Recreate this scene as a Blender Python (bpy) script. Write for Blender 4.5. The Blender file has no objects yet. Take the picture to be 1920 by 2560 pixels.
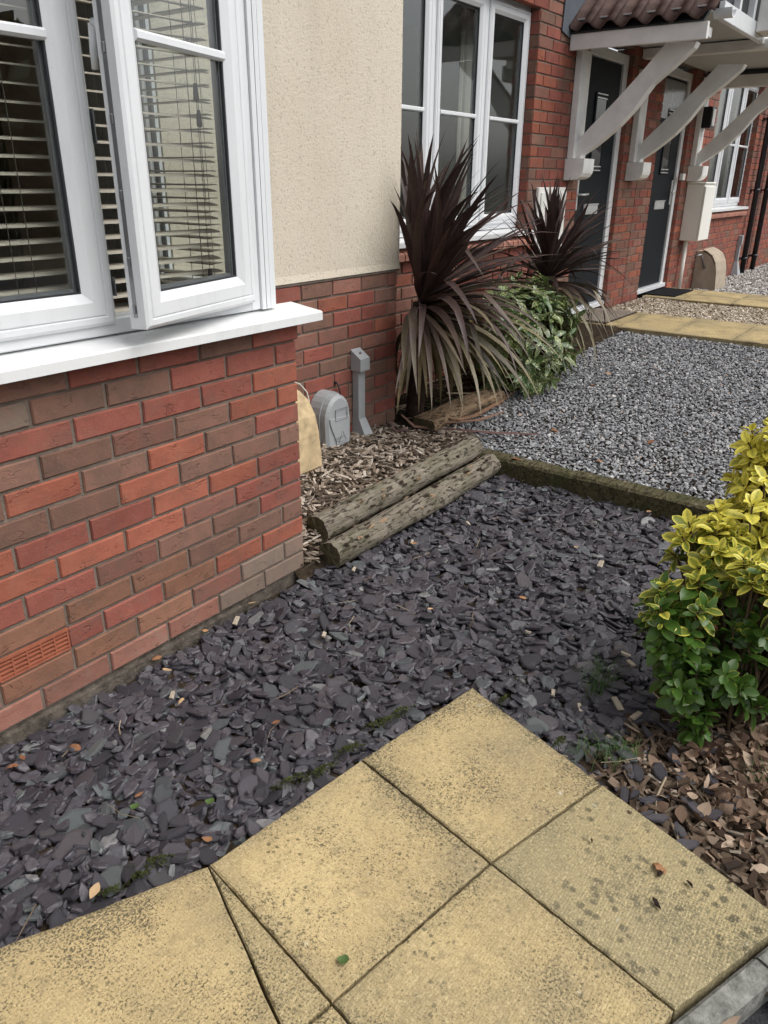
import bpy, math, random
import numpy as np
from mathutils import Vector, Matrix
random.seed(7)
rng = np.random.default_rng(11)
SC = bpy.context.scene
COL = SC.collection

# ------------------------------------------------------------------ camera, sky, sun, exposure
CAM = Vector((-2.0061, -1.8574, 1.4221))
RIGHT = Vector((0.59295, -0.80520, 0.00778))
DOWN = Vector((-0.31662, -0.24201, -0.91716))
FWD = Vector((0.74038, 0.54137, -0.39844))
FPX = 1915.9
cam_data = bpy.data.cameras.new('camera')
cam = bpy.data.objects.new('camera', cam_data)
COL.objects.link(cam)
cam_data.sensor_fit = 'HORIZONTAL'
cam_data.sensor_width = 36.0
cam_data.lens = FPX / 1920.0 * 36.0
cam_data.clip_start = 0.02
cam_data.clip_end = 500
m = Matrix((RIGHT, -DOWN, -FWD)).transposed().to_4x4()
m.translation = CAM
cam.matrix_world = m
SC.camera = cam

SUN_EL, SUN_AZ = math.radians(56), math.radians(158)      # azimuth clockwise from +Y
w = bpy.data.worlds.new('World'); SC.world = w; w.use_nodes = True
nt = w.node_tree; nt.nodes.clear()
sky = nt.nodes.new('ShaderNodeTexSky'); sky.sky_type = 'NISHITA'; sky.sun_disc = False
sky.sun_elevation = SUN_EL; sky.sun_rotation = SUN_AZ
sky.air_density = 1.0; sky.dust_density = 4.0; sky.ozone_density = 1.0
hs = nt.nodes.new('ShaderNodeHueSaturation'); hs.inputs['Saturation'].default_value = 0.22
bg = nt.nodes.new('ShaderNodeBackground'); bg.inputs['Strength'].default_value = 0.15
wo = nt.nodes.new('ShaderNodeOutputWorld')
nt.links.new(sky.outputs[0], hs.inputs['Color']); nt.links.new(hs.outputs[0], bg.inputs['Color'])
nt.links.new(bg.outputs[0], wo.inputs['Surface'])
sl = bpy.data.lights.new('sun', 'SUN'); sl.energy = 0.85; sl.angle = math.radians(48); sl.color = (1.0, 0.97, 0.92)
so = bpy.data.objects.new('sun', sl); COL.objects.link(so)
sd = Vector((math.sin(SUN_AZ) * math.cos(SUN_EL), math.cos(SUN_AZ) * math.cos(SUN_EL), math.sin(SUN_EL)))
so.rotation_euler = sd.to_track_quat('Z', 'Y').to_euler()
so.location = (0, -6, 12)
SC.view_settings.view_transform = 'Standard'; SC.view_settings.look = 'None'
SC.view_settings.gamma = 1.0; SC.view_settings.use_curve_mapping = False
SC.view_settings.exposure = 0.60
SC.render.engine = 'CYCLES'
SC.cycles.max_bounces = 8; SC.cycles.transparent_max_bounces = 16
SC.cycles.use_denoising = True
try:
    SC.cycles.denoiser = 'OPENIMAGEDENOISE'; SC.cycles.denoising_prefilter = 'ACCURATE'
except Exception:
    pass

def project(P):
    """fraction of the frame (x, y) and depth for an array of points: used only to choose which pieces show largest"""
    d = np.asarray(P, float) - np.array(CAM)
    z = d @ np.array(FWD)
    return 960 + FPX * (d @ np.array(RIGHT)) / z, 1280 + FPX * (d @ np.array(DOWN)) / z, z

# ------------------------------------------------------------------ materials
def new_mat(name):
    mt = bpy.data.materials.new(name); mt.use_nodes = True
    n = mt.node_tree.nodes; n.clear()
    out = n.new('ShaderNodeOutputMaterial'); bs = n.new('ShaderNodeBsdfPrincipled')
    mt.node_tree.links.new(bs.outputs[0], out.inputs[0])
    return mt, mt.node_tree, bs

def node(t, typ, **kw):
    n = t.nodes.new(typ)
    for k, v in kw.items():
        if k in n.inputs: n.inputs[k].default_value = v
        else: setattr(n, k, v)
    return n

def ramp(t, fac, stops, interp='LINEAR'):
    r = t.nodes.new('ShaderNodeValToRGB'); r.color_ramp.interpolation = interp
    e = r.color_ramp.elements
    while len(e) < len(stops): e.new(0.5)
    for i, (p, c) in enumerate(stops):
        e[i].position = p
        e[i].color = (c[0], c[1], c[2], 1) if isinstance(c, (tuple, list)) else (c, c, c, 1)
    t.links.new(fac, r.inputs[0]); return r.outputs[0]

def mix(t, a, b, fac, mode='MIX'):
    x = t.nodes.new('ShaderNodeMix'); x.data_type = 'RGBA'; x.blend_type = mode
    for s, v in ((x.inputs[0], fac), (x.inputs[6], a), (x.inputs[7], b)):
        if isinstance(v, bpy.types.NodeSocket): t.links.new(v, s)
        elif isinstance(v, (tuple, list)): s.default_value = (v[0], v[1], v[2], 1)
        else: s.default_value = v
    return x.outputs[2]

def mathn(t, op, a, b=0.0):
    x = t.nodes.new('ShaderNodeMath'); x.operation = op
    for i, v in enumerate((a, b)):
        if isinstance(v, bpy.types.NodeSocket): t.links.new(v, x.inputs[i])
        else: x.inputs[i].default_value = v
    return x.outputs[0]

def coords(t, kind='Object', rnd=False, scale=None):
    tc = t.nodes.new('ShaderNodeTexCoord'); v = tc.outputs[kind]
    if rnd:
        oi = t.nodes.new('ShaderNodeObjectInfo')
        ml = t.nodes.new('ShaderNodeVectorMath'); ml.operation = 'SCALE'; ml.inputs[0].default_value = (13.7, 7.3, 21.1)
        t.links.new(oi.outputs['Random'], ml.inputs['Scale'])
        ad = t.nodes.new('ShaderNodeVectorMath'); ad.operation = 'ADD'
        t.links.new(v, ad.inputs[0]); t.links.new(ml.outputs[0], ad.inputs[1]); v = ad.outputs[0]
    if scale:
        mp = t.nodes.new('ShaderNodeMapping'); mp.inputs['Scale'].default_value = scale
        t.links.new(v, mp.inputs[0]); v = mp.outputs[0]
    return v

def noise(t, v, scale, detail=4, rough=0.55, dist=0.0):
    n = t.nodes.new('ShaderNodeTexNoise'); n.inputs['Scale'].default_value = scale
    n.inputs['Detail'].default_value = detail; n.inputs['Roughness'].default_value = rough
    n.inputs['Distortion'].default_value = dist
    t.links.new(v, n.inputs['Vector']); return n.outputs[0]

def voro(t, v, scale, feature='F1', out='Distance', rand=1.0):
    n = t.nodes.new('ShaderNodeTexVoronoi'); n.feature = feature; n.inputs['Scale'].default_value = scale
    n.inputs['Randomness'].default_value = rand
    t.links.new(v, n.inputs['Vector']); return n.outputs[out]

def bump(t, bs, h, strength=0.3, dist=0.01):
    b = t.nodes.new('ShaderNodeBump'); b.inputs['Strength'].default_value = strength; b.inputs['Distance'].default_value = dist
    t.links.new(h, b.inputs['Height'])
    t.links.new(b.outputs[0], bs.inputs['Normal'])

def setc(t, bs, c):
    if isinstance(c, bpy.types.NodeSocket): t.links.new(c, bs.inputs['Base Color'])
    else: bs.inputs['Base Color'].default_value = (c[0], c[1], c[2], 1)

def attr(t, name):
    a = t.nodes.new('ShaderNodeAttribute'); a.attribute_name = name
    return a.outputs['Fac']

def plain(name, c, rough=0.5, spec=0.5, var=0.08, nscale=8.0, bmp=0.0, bscale=60, metallic=0.0):
    mt, t, bs = new_mat(name)
    v = coords(t)
    n = noise(t, v, nscale, 5)
    lo = tuple(x * (1 - var) for x in c); hi = tuple(min(1, x * (1 + var)) for x in c)
    setc(t, bs, ramp(t, n, [(0.3, lo), (0.7, hi)]))
    bs.inputs['Roughness'].default_value = rough; bs.inputs['Specular IOR Level'].default_value = spec
    bs.inputs['Metallic'].default_value = metallic
    if bmp: bump(t, bs, noise(t, v, bscale, 4), bmp, 0.004)
    return mt

def brick_mat(name, c1, c2, c3):
    mt, t, bs = new_mat(name)
    v = coords(t, 'Object', True)
    n1 = noise(t, v, 11, 5, 0.68)
    base = ramp(t, n1, [(0.3, c1), (0.52, c2), (0.75, c3)])
    w1 = noise(t, coords(t, 'Object', True, (1, 1, 3.2)), 9, 2, 0.5, 1.2)                           # the folded creases of a stock brick's face
    crease = ramp(t, w1, [(0.485, 0.0), (0.497, 1.0), (0.503, 1.0), (0.515, 0.0)])
    gate = ramp(t, noise(t, v, 17, 2), [(0.52, 0.0), (0.60, 1.0)])
    cr = mathn(t, 'MULTIPLY', crease, gate)
    base = mix(t, base, (0.145, 0.098, 0.075), ramp(t, noise(t, v, 6.5, 5, 0.65), [(0.50, 0.0), (0.72, 0.5)]))
    fine = noise(t, v, 160, 3, 0.6)
    base = mix(t, base, tuple(x * 0.5 for x in c1), mathn(t, 'MULTIPLY', cr, 0.42))
    sp = voro(t, v, 55)
    base = mix(t, base, (0.55, 0.42, 0.33), ramp(t, sp, [(0.0, 0.8), (0.05, 0.7), (0.07, 0.0)]), 'MIX') if False else base
    oi = t.nodes.new('ShaderNodeObjectInfo')
    hsv = t.nodes.new('ShaderNodeHueSaturation')
    t.links.new(mathn(t, 'ADD', mathn(t, 'MULTIPLY', oi.outputs['Random'], 0.3), 0.85), hsv.inputs['Value'])
    t.links.new(base, hsv.inputs['Color'])
    c = mix(t, hsv.outputs[0], (0.42, 0.34, 0.28), ramp(t, fine, [(0.62, 0.0), (0.78, 0.35)]))
    setc(t, bs, c)
    bs.inputs['Roughness'].default_value = 0.9; bs.inputs['Specular IOR Level'].default_value = 0.2
    h = mathn(t, 'SUBTRACT', mathn(t, 'MULTIPLY', fine, 0.35), cr)
    h = mathn(t, 'ADD', h, mathn(t, 'MULTIPLY', noise(t, v, 40, 3), 0.7))
    bump(t, bs, h, 0.6, 0.004)
    return mt

BR = {
    'R': brick_mat('brick_red', (0.208, 0.070, 0.054), (0.256, 0.084, 0.063), (0.290, 0.104, 0.078)),
    'O': brick_mat('brick_orange', (0.256, 0.084, 0.056), (0.309, 0.102, 0.065), (0.338, 0.129, 0.083)),
    'B': brick_mat('brick_brown', (0.15, 0.09, 0.069), (0.205, 0.112, 0.083), (0.25, 0.125, 0.092)),
    'T': brick_mat('brick_tan', (0.195, 0.10, 0.067), (0.245, 0.122, 0.08), (0.285, 0.13, 0.085)),
    'M': brick_mat('brick_mixed', (0.170, 0.092, 0.072), (0.214, 0.098, 0.074), (0.261, 0.103, 0.075)),
    'G': brick_mat('brick_greyed', (0.190, 0.145, 0.115), (0.225, 0.165, 0.130), (0.255, 0.150, 0.115)),
    'P': brick_mat('brick_pink', (0.235, 0.110, 0.082), (0.280, 0.130, 0.097), (0.265, 0.170, 0.130)),
}
MORTAR = plain('mortar', (0.19, 0.155, 0.128), 0.95, 0.1, 0.25, 14, 0.8, 220)
FOUND = plain('foundation_concrete', (0.10, 0.085, 0.07), 0.95, 0.1, 0.5, 30, 1.5, 90)
SILLBRICK = brick_mat('brick_sill', (0.36, 0.17, 0.12), (0.42, 0.2, 0.15), (0.46, 0.26, 0.2))

def render_mat():
    mt, t, bs = new_mat('cream_render')
    v = coords(t)
    a = noise(t, v, 85, 3, 0.62); b = noise(t, v, 1.6, 5); c3 = voro(t, v, 110)
    col = ramp(t, b, [(0.3, (0.59, 0.525, 0.42)), (0.7, (0.66, 0.595, 0.49))])
    stk = noise(t, coords(t, 'Object', False, (5, 5, .5)), 1.2, 4)
    col = mix(t, col, (0.47, 0.42, 0.33), ramp(t, stk, [(0.52, 0.0), (0.75, 0.35)]))
    col = mix(t, col, (0.33, 0.29, 0.225), ramp(t, a, [(0.33, 0.55), (0.43, 0.0)]))
    setc(t, bs, col)
    bs.inputs['Roughness'].default_value = 0.95; bs.inputs['Specular IOR Level'].default_value = 0.1
    bump(t, bs, mathn(t, 'ADD', a, mathn(t, 'MULTIPLY', c3, 0.5)), 0.42, 0.005)
    return mt
RENDER = render_mat()
def grimy(name, c, rough, amount):
    mt, t, bs = new_mat(name); v = coords(t)
    k = noise(t, coords(t, 'Object', False, (6, 6, 1.2)), 3, 5, 0.7); sp = noise(t, v, 120, 2, 0.5)
    col = mix(t, c, tuple(x * .80 for x in c), ramp(t, k, [(0.5, 0.0), (0.75, amount)]))
    col = mix(t, col, (0.30, 0.27, 0.22), ramp(t, sp, [(0.74, 0.0), (0.80, 0.6)]))
    setc(t, bs, col); bs.inputs['Roughness'].default_value = rough
    return mt
UPVC = grimy('white_upvc', (0.70, 0.715, 0.73), 0.28, 0.45)
UPVC2 = grimy('white_sill_upvc', (0.74, 0.75, 0.75), 0.25, 0.5)
WHITEWOOD = plain('white_painted_timber', (0.78, 0.775, 0.75), 0.6, 0.3, 0.1, 7, 0.15, 60)
CREAMBOX = plain('white_meter_plastic', (0.80, 0.79, 0.74), 0.45, 0.4, 0.03, 6)
GASKET = plain('dark_gasket', (0.03, 0.032, 0.036), 0.5, 0.4)
SPACER = plain('grey_spacer', (0.20, 0.20, 0.21), 0.4, 0.5)
DARKMETAL = plain('grey_steel', (0.25, 0.25, 0.26), 0.35, 0.5, 0.1, 20, 0, 60, 0.8)
CHROME = plain('chrome', (0.62, 0.63, 0.63), 0.3, 0.5, 0.02, 5, 0, 60, 0.35)
BLIND = plain('taupe_blind', (0.60, 0.54, 0.46), 0.6, 0.3, 0.06, 20)
CORD = plain('blind_cord', (0.16, 0.145, 0.125), 0.8, 0.2)
TASSEL = plain('dark_tassel', (0.035, 0.03, 0.03), 0.5)
ROOMW = plain('brown_room_wall', (0.50, 0.36, 0.28), 0.9, 0.1, 0.05, 2)
ROOMG = plain('grey_room_wall', (0.55, 0.55, 0.52), 0.9, 0.1, 0.05, 2)
ROOMD = plain('dim_room_wall', (0.62, 0.65, 0.63), 0.9, 0.1, 0.05, 2)
FLOORM = plain('room_floor', (0.12, 0.09, 0.07), 0.6)
CURTAIN = plain('pale_curtain', (0.45, 0.43, 0.39), 0.9, 0.1)
DOORM = plain('charcoal_door', (0.011, 0.014, 0.017), 0.5, 0.09, 0.12, 12, 0.1, 50)
DGLASS = plain('dark_door_glass', (0.012, 0.014, 0.016), 0.08, 0.6)
BLACKP = plain('black_plastic', (0.012, 0.013, 0.016), 0.35, 0.5)
LAMPW = plain('lamp_diffuser', (0.7, 0.7, 0.68), 0.4)
GREYP = plain('grey_plastic', (0.34, 0.355, 0.365), 0.42, 0.4, 0.04, 14, 0.08, 200)
STONEP = plain('sandstone_plastic', (0.47, 0.36, 0.215), 0.85, 0.15, 0.28, 22, 0.35, 150)
STONED = plain('old_stone_plastic', (0.37, 0.31, 0.24), 0.85, 0.15, 0.15, 10, 0.3, 80)
TILEM = plain('brown_roof_tile', (0.105, 0.07, 0.062), 0.85, 0.2, 0.35, 16, 0.5, 120)
LEADM = plain('lead_flashing', (0.11, 0.125, 0.145), 0.55, 0.4, 0.15, 9)
SOFFIT = plain('grey_soffit', (0.50, 0.51, 0.51), 0.7, 0.2, 0.05, 6)
STONEL = plain('grey_lintel', (0.28, 0.27, 0.26), 0.9, 0.1)
MATR = plain('ribbed_mat', (0.20, 0.165, 0.135), 0.95, 0.1, 0.2, 40, 0.5, 200)
MATB = plain('black_mat', (0.012, 0.012, 0.014), 0.95, 0.1, 0.3, 60, 0.6, 300)
WHITEC = plain('white_cable', (0.55, 0.53, 0.47), 0.6)
TARMAC = plain('tarmac', (0.035, 0.036, 0.04), 0.9, 0.2, 0.5, 160, 1.0, 240)
KERBM = plain('concrete_kerb', (0.20, 0.20, 0.18), 0.95, 0.1, 0.5, 36, 1.0, 150)
EARTH = plain('dark_soil', (0.035, 0.026, 0.018), 1.0, 0.05, 0.5, 40, 1.0, 90)
GROUNDM = plain('ground_earth', (0.07, 0.065, 0.05), 1.0, 0.05, 0.4, 3, 0.6, 40)
BARK = plain('palm_bark', (0.035, 0.024, 0.018), 0.95, 0.1, 0.4, 30, 1.0, 60)
STEM = plain('shrub_stem', (0.09, 0.065, 0.04), 0.9, 0.1, 0.3, 30, 0.5, 80)

def glass_mat(name, tint, refl_ior=1.52, rough=0.0):
    mt, t, bs = new_mat(name)
    t.nodes.remove(bs)
    out = [n for n in t.nodes if n.type == 'OUTPUT_MATERIAL'][0]
    tr = node(t, 'ShaderNodeBsdfTransparent'); tr.inputs[0].default_value = (*tint, 1)
    gl = node(t, 'ShaderNodeBsdfGlossy'); gl.inputs['Roughness'].default_value = rough
    lw = node(t, 'ShaderNodeLayerWeight'); lw.inputs[0].default_value = 0.5          # Schlick's law, the same from both sides of the pane
    ms = node(t, 'ShaderNodeMixShader')
    t.links.new(mathn(t, 'ADD', mathn(t, 'MULTIPLY', mathn(t, 'POWER', lw.outputs['Facing'], 5.0), 0.9), 0.075), ms.inputs[0])
    t.links.new(tr.outputs[0], ms.inputs[1]); t.links.new(gl.outputs[0], ms.inputs[2])
    t.links.new(ms.outputs[0], out.inputs[0]); return mt
GLASS = glass_mat('window_glass', (0.93, 0.95, 0.94))

def swirl_glass():
    mt, t, bs = new_mat('patterned_glass')
    v = coords(t, 'Object', False, (1, 1, 1))
    wv = t.nodes.new('ShaderNodeTexWave'); wv.inputs['Scale'].default_value = 9; wv.inputs['Distortion'].default_value = 9
    wv.inputs['Detail'].default_value = 1.2; wv.inputs['Detail Scale'].default_value = 0.9
    t.links.new(v, wv.inputs['Vector'])
    setc(t, bs, ramp(t, wv.outputs[1], [(0.4, (0.02, 0.025, 0.03)), (0.6, (0.35, 0.36, 0.37))]))  # pale swirls paint the patterned glass's reflections into the base colour
    bs.inputs['Roughness'].default_value = 0.2; return mt
SWIRL = swirl_glass()

def slab_mat(name, far=False):
    mt, t, bs = new_mat(name)
    v = coords(t, 'Object', True)
    big = noise(t, v, 3.0, 5, 0.6)
    c = ramp(t, big, [(0.28, (0.31, 0.25, 0.145)), (0.5, (0.46, 0.353, 0.18)), (0.72, (0.56, 0.435, 0.222))])
    mid = noise(t, v, 26, 5, 0.7)
    c = mix(t, c, (0.24, 0.195, 0.115), ramp(t, mid, [(0.52, 0.0), (0.70, 0.6)]))
    ed = attr(t, 'edge')                                            # metres to the slab's edge: dirt gathers along joints
    near = ramp(t, mathn(t, 'ADD', ed, mathn(t, 'MULTIPLY', noise(t, v, 34, 4, 0.7), 0.09)), [(0.04, 1.0), (0.105, 0.0)])
    lich = noise(t, v, 190, 3, 0.7)
    dens = mathn(t, 'ADD', mathn(t, 'MULTIPLY', noise(t, v, 4.5, 3), 0.55), mathn(t, 'MULTIPLY', near, 0.05))
    spots = ramp(t, mathn(t, 'ADD', lich, dens), [(0.845, 0.0), (0.905, 1.0)])
    c = mix(t, c, (0.22, 0.19, 0.115), mathn(t, 'MULTIPLY', near, 0.45))
    c = mix(t, c, (0.045, 0.042, 0.03), mathn(t, 'MULTIPLY', spots, 0.85))
    gate = ramp(t, noise(t, v, 7, 2), [(0.48, 0.0), (0.6, 1.0)])
    dv = t.nodes.new('ShaderNodeVectorMath'); dv.operation = 'ADD'
    t.links.new(v, dv.inputs[0]); nd = t.nodes.new('ShaderNodeTexNoise'); nd.inputs['Scale'].default_value = 120
    sc = t.nodes.new('ShaderNodeVectorMath'); sc.operation = 'SCALE'; sc.inputs['Scale'].default_value = 0.010
    t.links.new(v, nd.inputs['Vector']); t.links.new(nd.outputs['Color'], sc.inputs[0]); t.links.new(sc.outputs[0], dv.inputs[1])
    blot = ramp(t, voro(t, dv.outputs[0], 62), [(0.20, 1.0), (0.30, 0.0)])
    c = mix(t, c, (0.065, 0.06, 0.038), mathn(t, 'MULTIPLY', mathn(t, 'MULTIPLY', blot, gate), 0.75))
    blot2 = mathn(t, 'MULTIPLY', ramp(t, voro(t, dv.outputs[0], 34), [(0.24, 1.0), (0.38, 0.0)]), ramp(t, noise(t, v, 6, 2), [(0.47, 0.0), (0.57, 1.0)]))
    wblot = ramp(t, voro(t, dv.outputs[0], 11), [(0.06, 0.9), (0.10, 0.0)])
    c = mix(t, c, (0.55, 0.53, 0.45), mathn(t, 'MULTIPLY', wblot, ramp(t, mid, [(0.5, 0.0), (0.54, 1.0)])))
    c = mix(t, c, (0.27, 0.245, 0.145), mathn(t, 'MULTIPLY', attr(t, 'worn'), 0.6))
    c = mix(t, c, (0.085, 0.078, 0.05), mathn(t, 'MULTIPLY', mathn(t, 'MULTIPLY', blot2, attr(t, 'worn')), 1.25))
    c = mix(t, c, (0.24, 0.21, 0.135), ramp(t, noise(t, v, 1.7, 4, 0.6), [(0.5, 0.0), (0.75, 0.6)]))
    fine = noise(t, v, 420, 2, 0.6)
    c = mix(t, c, (0.13, 0.10, 0.055), ramp(t, fine, [(0.50, 0.0), (0.70, 0.6)]))
    grain = noise(t, v, 150, 3, 0.7)
    c = mix(t, c, (0.62, 0.50, 0.29), ramp(t, grain, [(0.52, 0.0), (0.68, 0.5)]))
    c = mix(t, c, (0.17, 0.135, 0.075), ramp(t, grain, [(0.30, 0.6), (0.42, 0.0)]))
    setc(t, bs, c)
    bs.inputs['Roughness'].default_value = 0.92; bs.inputs['Specular IOR Level'].default_value = 0.15
    dim = voro(t, v, 150, rand=0.25)
    bump(t, bs, mathn(t, 'ADD', mathn(t, 'MULTIPLY', dim, 1.0), mathn(t, 'MULTIPLY', mid, 0.5)), 0.5, 0.004)
    return mt
SLAB = slab_mat('buff_paving')

def chip_mat(name, stops, source='rnd', nscale=40, contrast=0.25, bmp=0.5, rough=0.7, spec=0.35):
    mt, t, bs = new_mat(name)
    v = coords(t, 'Object', source == 'obj')
    if source == 'rnd': r = attr(t, 'rnd')
    else:
        oi = t.nodes.new('ShaderNodeObjectInfo'); r = oi.outputs['Random']
    c = ramp(t, r, stops)
    n = noise(t, v, nscale, 4, 0.6)
    c = mix(t, c, (0, 0, 0), ramp(t, n, [(0.3, contrast), (0.6, 0.0)]))
    setc(t, bs, c)
    bs.inputs['Roughness'].default_value = rough; bs.inputs['Specular IOR Level'].default_value = spec
    bump(t, bs, n, bmp, 0.004)
    return mt
SLATE_STOPS = [(0.0, (0.039, 0.036, 0.043)), (0.25, (0.052, 0.048, 0.059)), (0.45, (0.072, 0.067, 0.079)), (0.6, (0.057, 0.048, 0.057)), (0.74, (0.092, 0.085, 0.098)),
               (0.86, (0.083, 0.070, 0.075)), (0.93, (0.085, 0.093, 0.098)), (0.97, (0.113, 0.127, 0.126)), (1.0, (0.199, 0.193, 0.194))]
SLATE = chip_mat('slate', SLATE_STOPS, 'rnd', 55, 0.4, 0.8, 0.48, 0.5)
SLATE_O = chip_mat('slate_piece', SLATE_STOPS, 'obj', 55, 0.4, 0.8, 0.48, 0.5)
GRAVEL_STOPS = [(0.0, (0.15, 0.155, 0.165)), (0.35, (0.23, 0.236, 0.247)), (0.65, (0.30, 0.304, 0.312)), (0.92, (0.38, 0.38, 0.385)), (0.975, (0.48, 0.47, 0.46)), (0.99, (0.30, 0.19, 0.13)), (1.0, (0.58, 0.57, 0.55))]
GRAVEL = chip_mat('grey_gravel', GRAVEL_STOPS, nscale=60, contrast=0.2)
PALE_STOPS = [(0.0, (0.24, 0.19, 0.135)), (0.4, (0.42, 0.34, 0.25)), (0.75, (0.56, 0.48, 0.37)), (1.0, (0.72, 0.66, 0.56))]
PALEG = chip_mat('pale_gravel', PALE_STOPS, nscale=60, contrast=0.2)
LIGHTG_STOPS = [(0.0, (0.26, 0.245, 0.23)), (0.5, (0.46, 0.43, 0.40)), (1.0, (0.68, 0.65, 0.62))]
LIGHTG = chip_mat('light_gravel', LIGHTG_STOPS, nscale=60, contrast=0.2)
WOOD_STOPS = [(0.0, (0.068, 0.053, 0.040)), (0.3, (0.148, 0.112, 0.083)), (0.55, (0.275, 0.217, 0.168)), (0.8, (0.442, 0.371, 0.305)), (1.0, (0.613, 0.542, 0.462))]
CHIPW = chip_mat('wood_chip', WOOD_STOPS, 'rnd', 60, 0.35, 0.6, 0.9, 0.1)
MULCH_STOPS = [(0.0, (0.045, 0.03, 0.022)), (0.4, (0.09, 0.062, 0.042)), (0.75, (0.17, 0.125, 0.09)), (0.93, (0.26, 0.20, 0.15)), (1.0, (0.44, 0.38, 0.31))]
MULCHW = chip_mat('mulch_chip', MULCH_STOPS, 'rnd', 60, 0.35, 0.6, 0.9, 0.1)
MULCHW_O = chip_mat('mulch_chip_piece', MULCH_STOPS, 'obj', 60, 0.35, 0.6, 0.9, 0.1)
CHIPW_O = chip_mat('wood_chip_piece', WOOD_STOPS, 'obj', 60, 0.35, 0.6, 0.9, 0.1)
DRY_STOPS = [(0.0, (0.10, 0.06, 0.042)), (0.35, (0.19, 0.125, 0.085)), (0.7, (0.31, 0.215, 0.15)), (1.0, (0.46, 0.36, 0.27))]
DRYLEAF = chip_mat('dry_leaf', DRY_STOPS, 'rnd', 50, 0.3, 0.4, 0.8, 0.2)
ORANGELEAF = chip_mat('orange_leaf', [(0.0, (0.20, 0.085, 0.04)), (0.5, (0.36, 0.19, 0.09)), (1.0, (0.50, 0.34, 0.19))], 'obj', 50, 0.2, 0.3, 0.7, 0.3)
PALECHIP = plain('pale_wood', (0.42, 0.36, 0.28), 0.9, 0.1, 0.3, 60, 0.5, 120)
STICK = chip_mat('twig', [(0.0, (0.08, 0.05, 0.035)), (1.0, (0.38, 0.31, 0.22))], 'rnd', 40, 0.2, 0.3, 0.9, 0.1)
MOSS = plain('moss', (0.055, 0.065, 0.022), 1.0, 0.05, 0.6, 60, 1.5, 220)
GRASSM = plain('grass_blade', (0.06, 0.11, 0.035), 0.7, 0.2, 0.3, 10)
PALEROCK = plain('pale_rock', (0.30, 0.29, 0.27), 0.9, 0.1, 0.75, 55, 1.0, 80)
PIECE = plain('dark_bark_piece', (0.045, 0.032, 0.026), 0.9, 0.15, 0.4, 60, 0.8, 120)

def log_mat(name, a, b, green):
    mt, t, bs = new_mat(name)
    v = coords(t, 'Object')
    vs = coords(t, 'Object', False, (3, 40, 40))
    g = noise(t, vs, 2.2, 5, 0.65); n = noise(t, v, 26, 5, 0.7)
    c = ramp(t, g, [(0.3, a), (0.7, b)])
    vk = coords(t, 'Object', False, (14, 45, 45))
    flake = ramp(t, noise(t, vk, 1.6, 4, 0.7), [(0.55, 0.0), (0.59, 1.0)])
    c = mix(t, c, (0.045, 0.035, 0.026), mathn(t, 'MULTIPLY', flake, 0.8))
    c = mix(t, c, (0.42, 0.37, 0.29), ramp(t, n, [(0.60, 0.0), (0.72, 0.5)]))
    c = mix(t, c, (0.055, 0.06, 0.025), mathn(t, 'MULTIPLY', ramp(t, noise(t, v, 9, 3), [(0.45, 0.0), (0.65, 1.0)]), green))
    setc(t, bs, c); bs.inputs['Roughness'].default_value = 0.95; bs.inputs['Specular IOR Level'].default_value = 0.1
    bump(t, bs, mathn(t, 'SUBTRACT', g, flake), 0.9, 0.008); return mt
LOGM = log_mat('weathered_log', (0.115, 0.097, 0.073), (0.275, 0.243, 0.195), 0.35)
LOGPALE = log_mat('pale_log', (0.20, 0.13, 0.08), (0.36, 0.26, 0.17), 0.15)
TIMBER = log_mat('green_sleeper', (0.062, 0.053, 0.030), (0.115, 0.10, 0.058), 0.6)

def log_end():
    mt, t, bs = new_mat('log_end_grain')
    v = coords(t, 'Object')
    n = noise(t, v, 22, 4)
    setc(t, bs, ramp(t, n, [(0.3, (0.04, 0.034, 0.016)), (0.7, (0.105, 0.085, 0.042))]))
    bs.inputs['Roughness'].default_value = 0.95; bump(t, bs, n, 0.8, 0.01); return mt
LOGEND = log_end()

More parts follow.
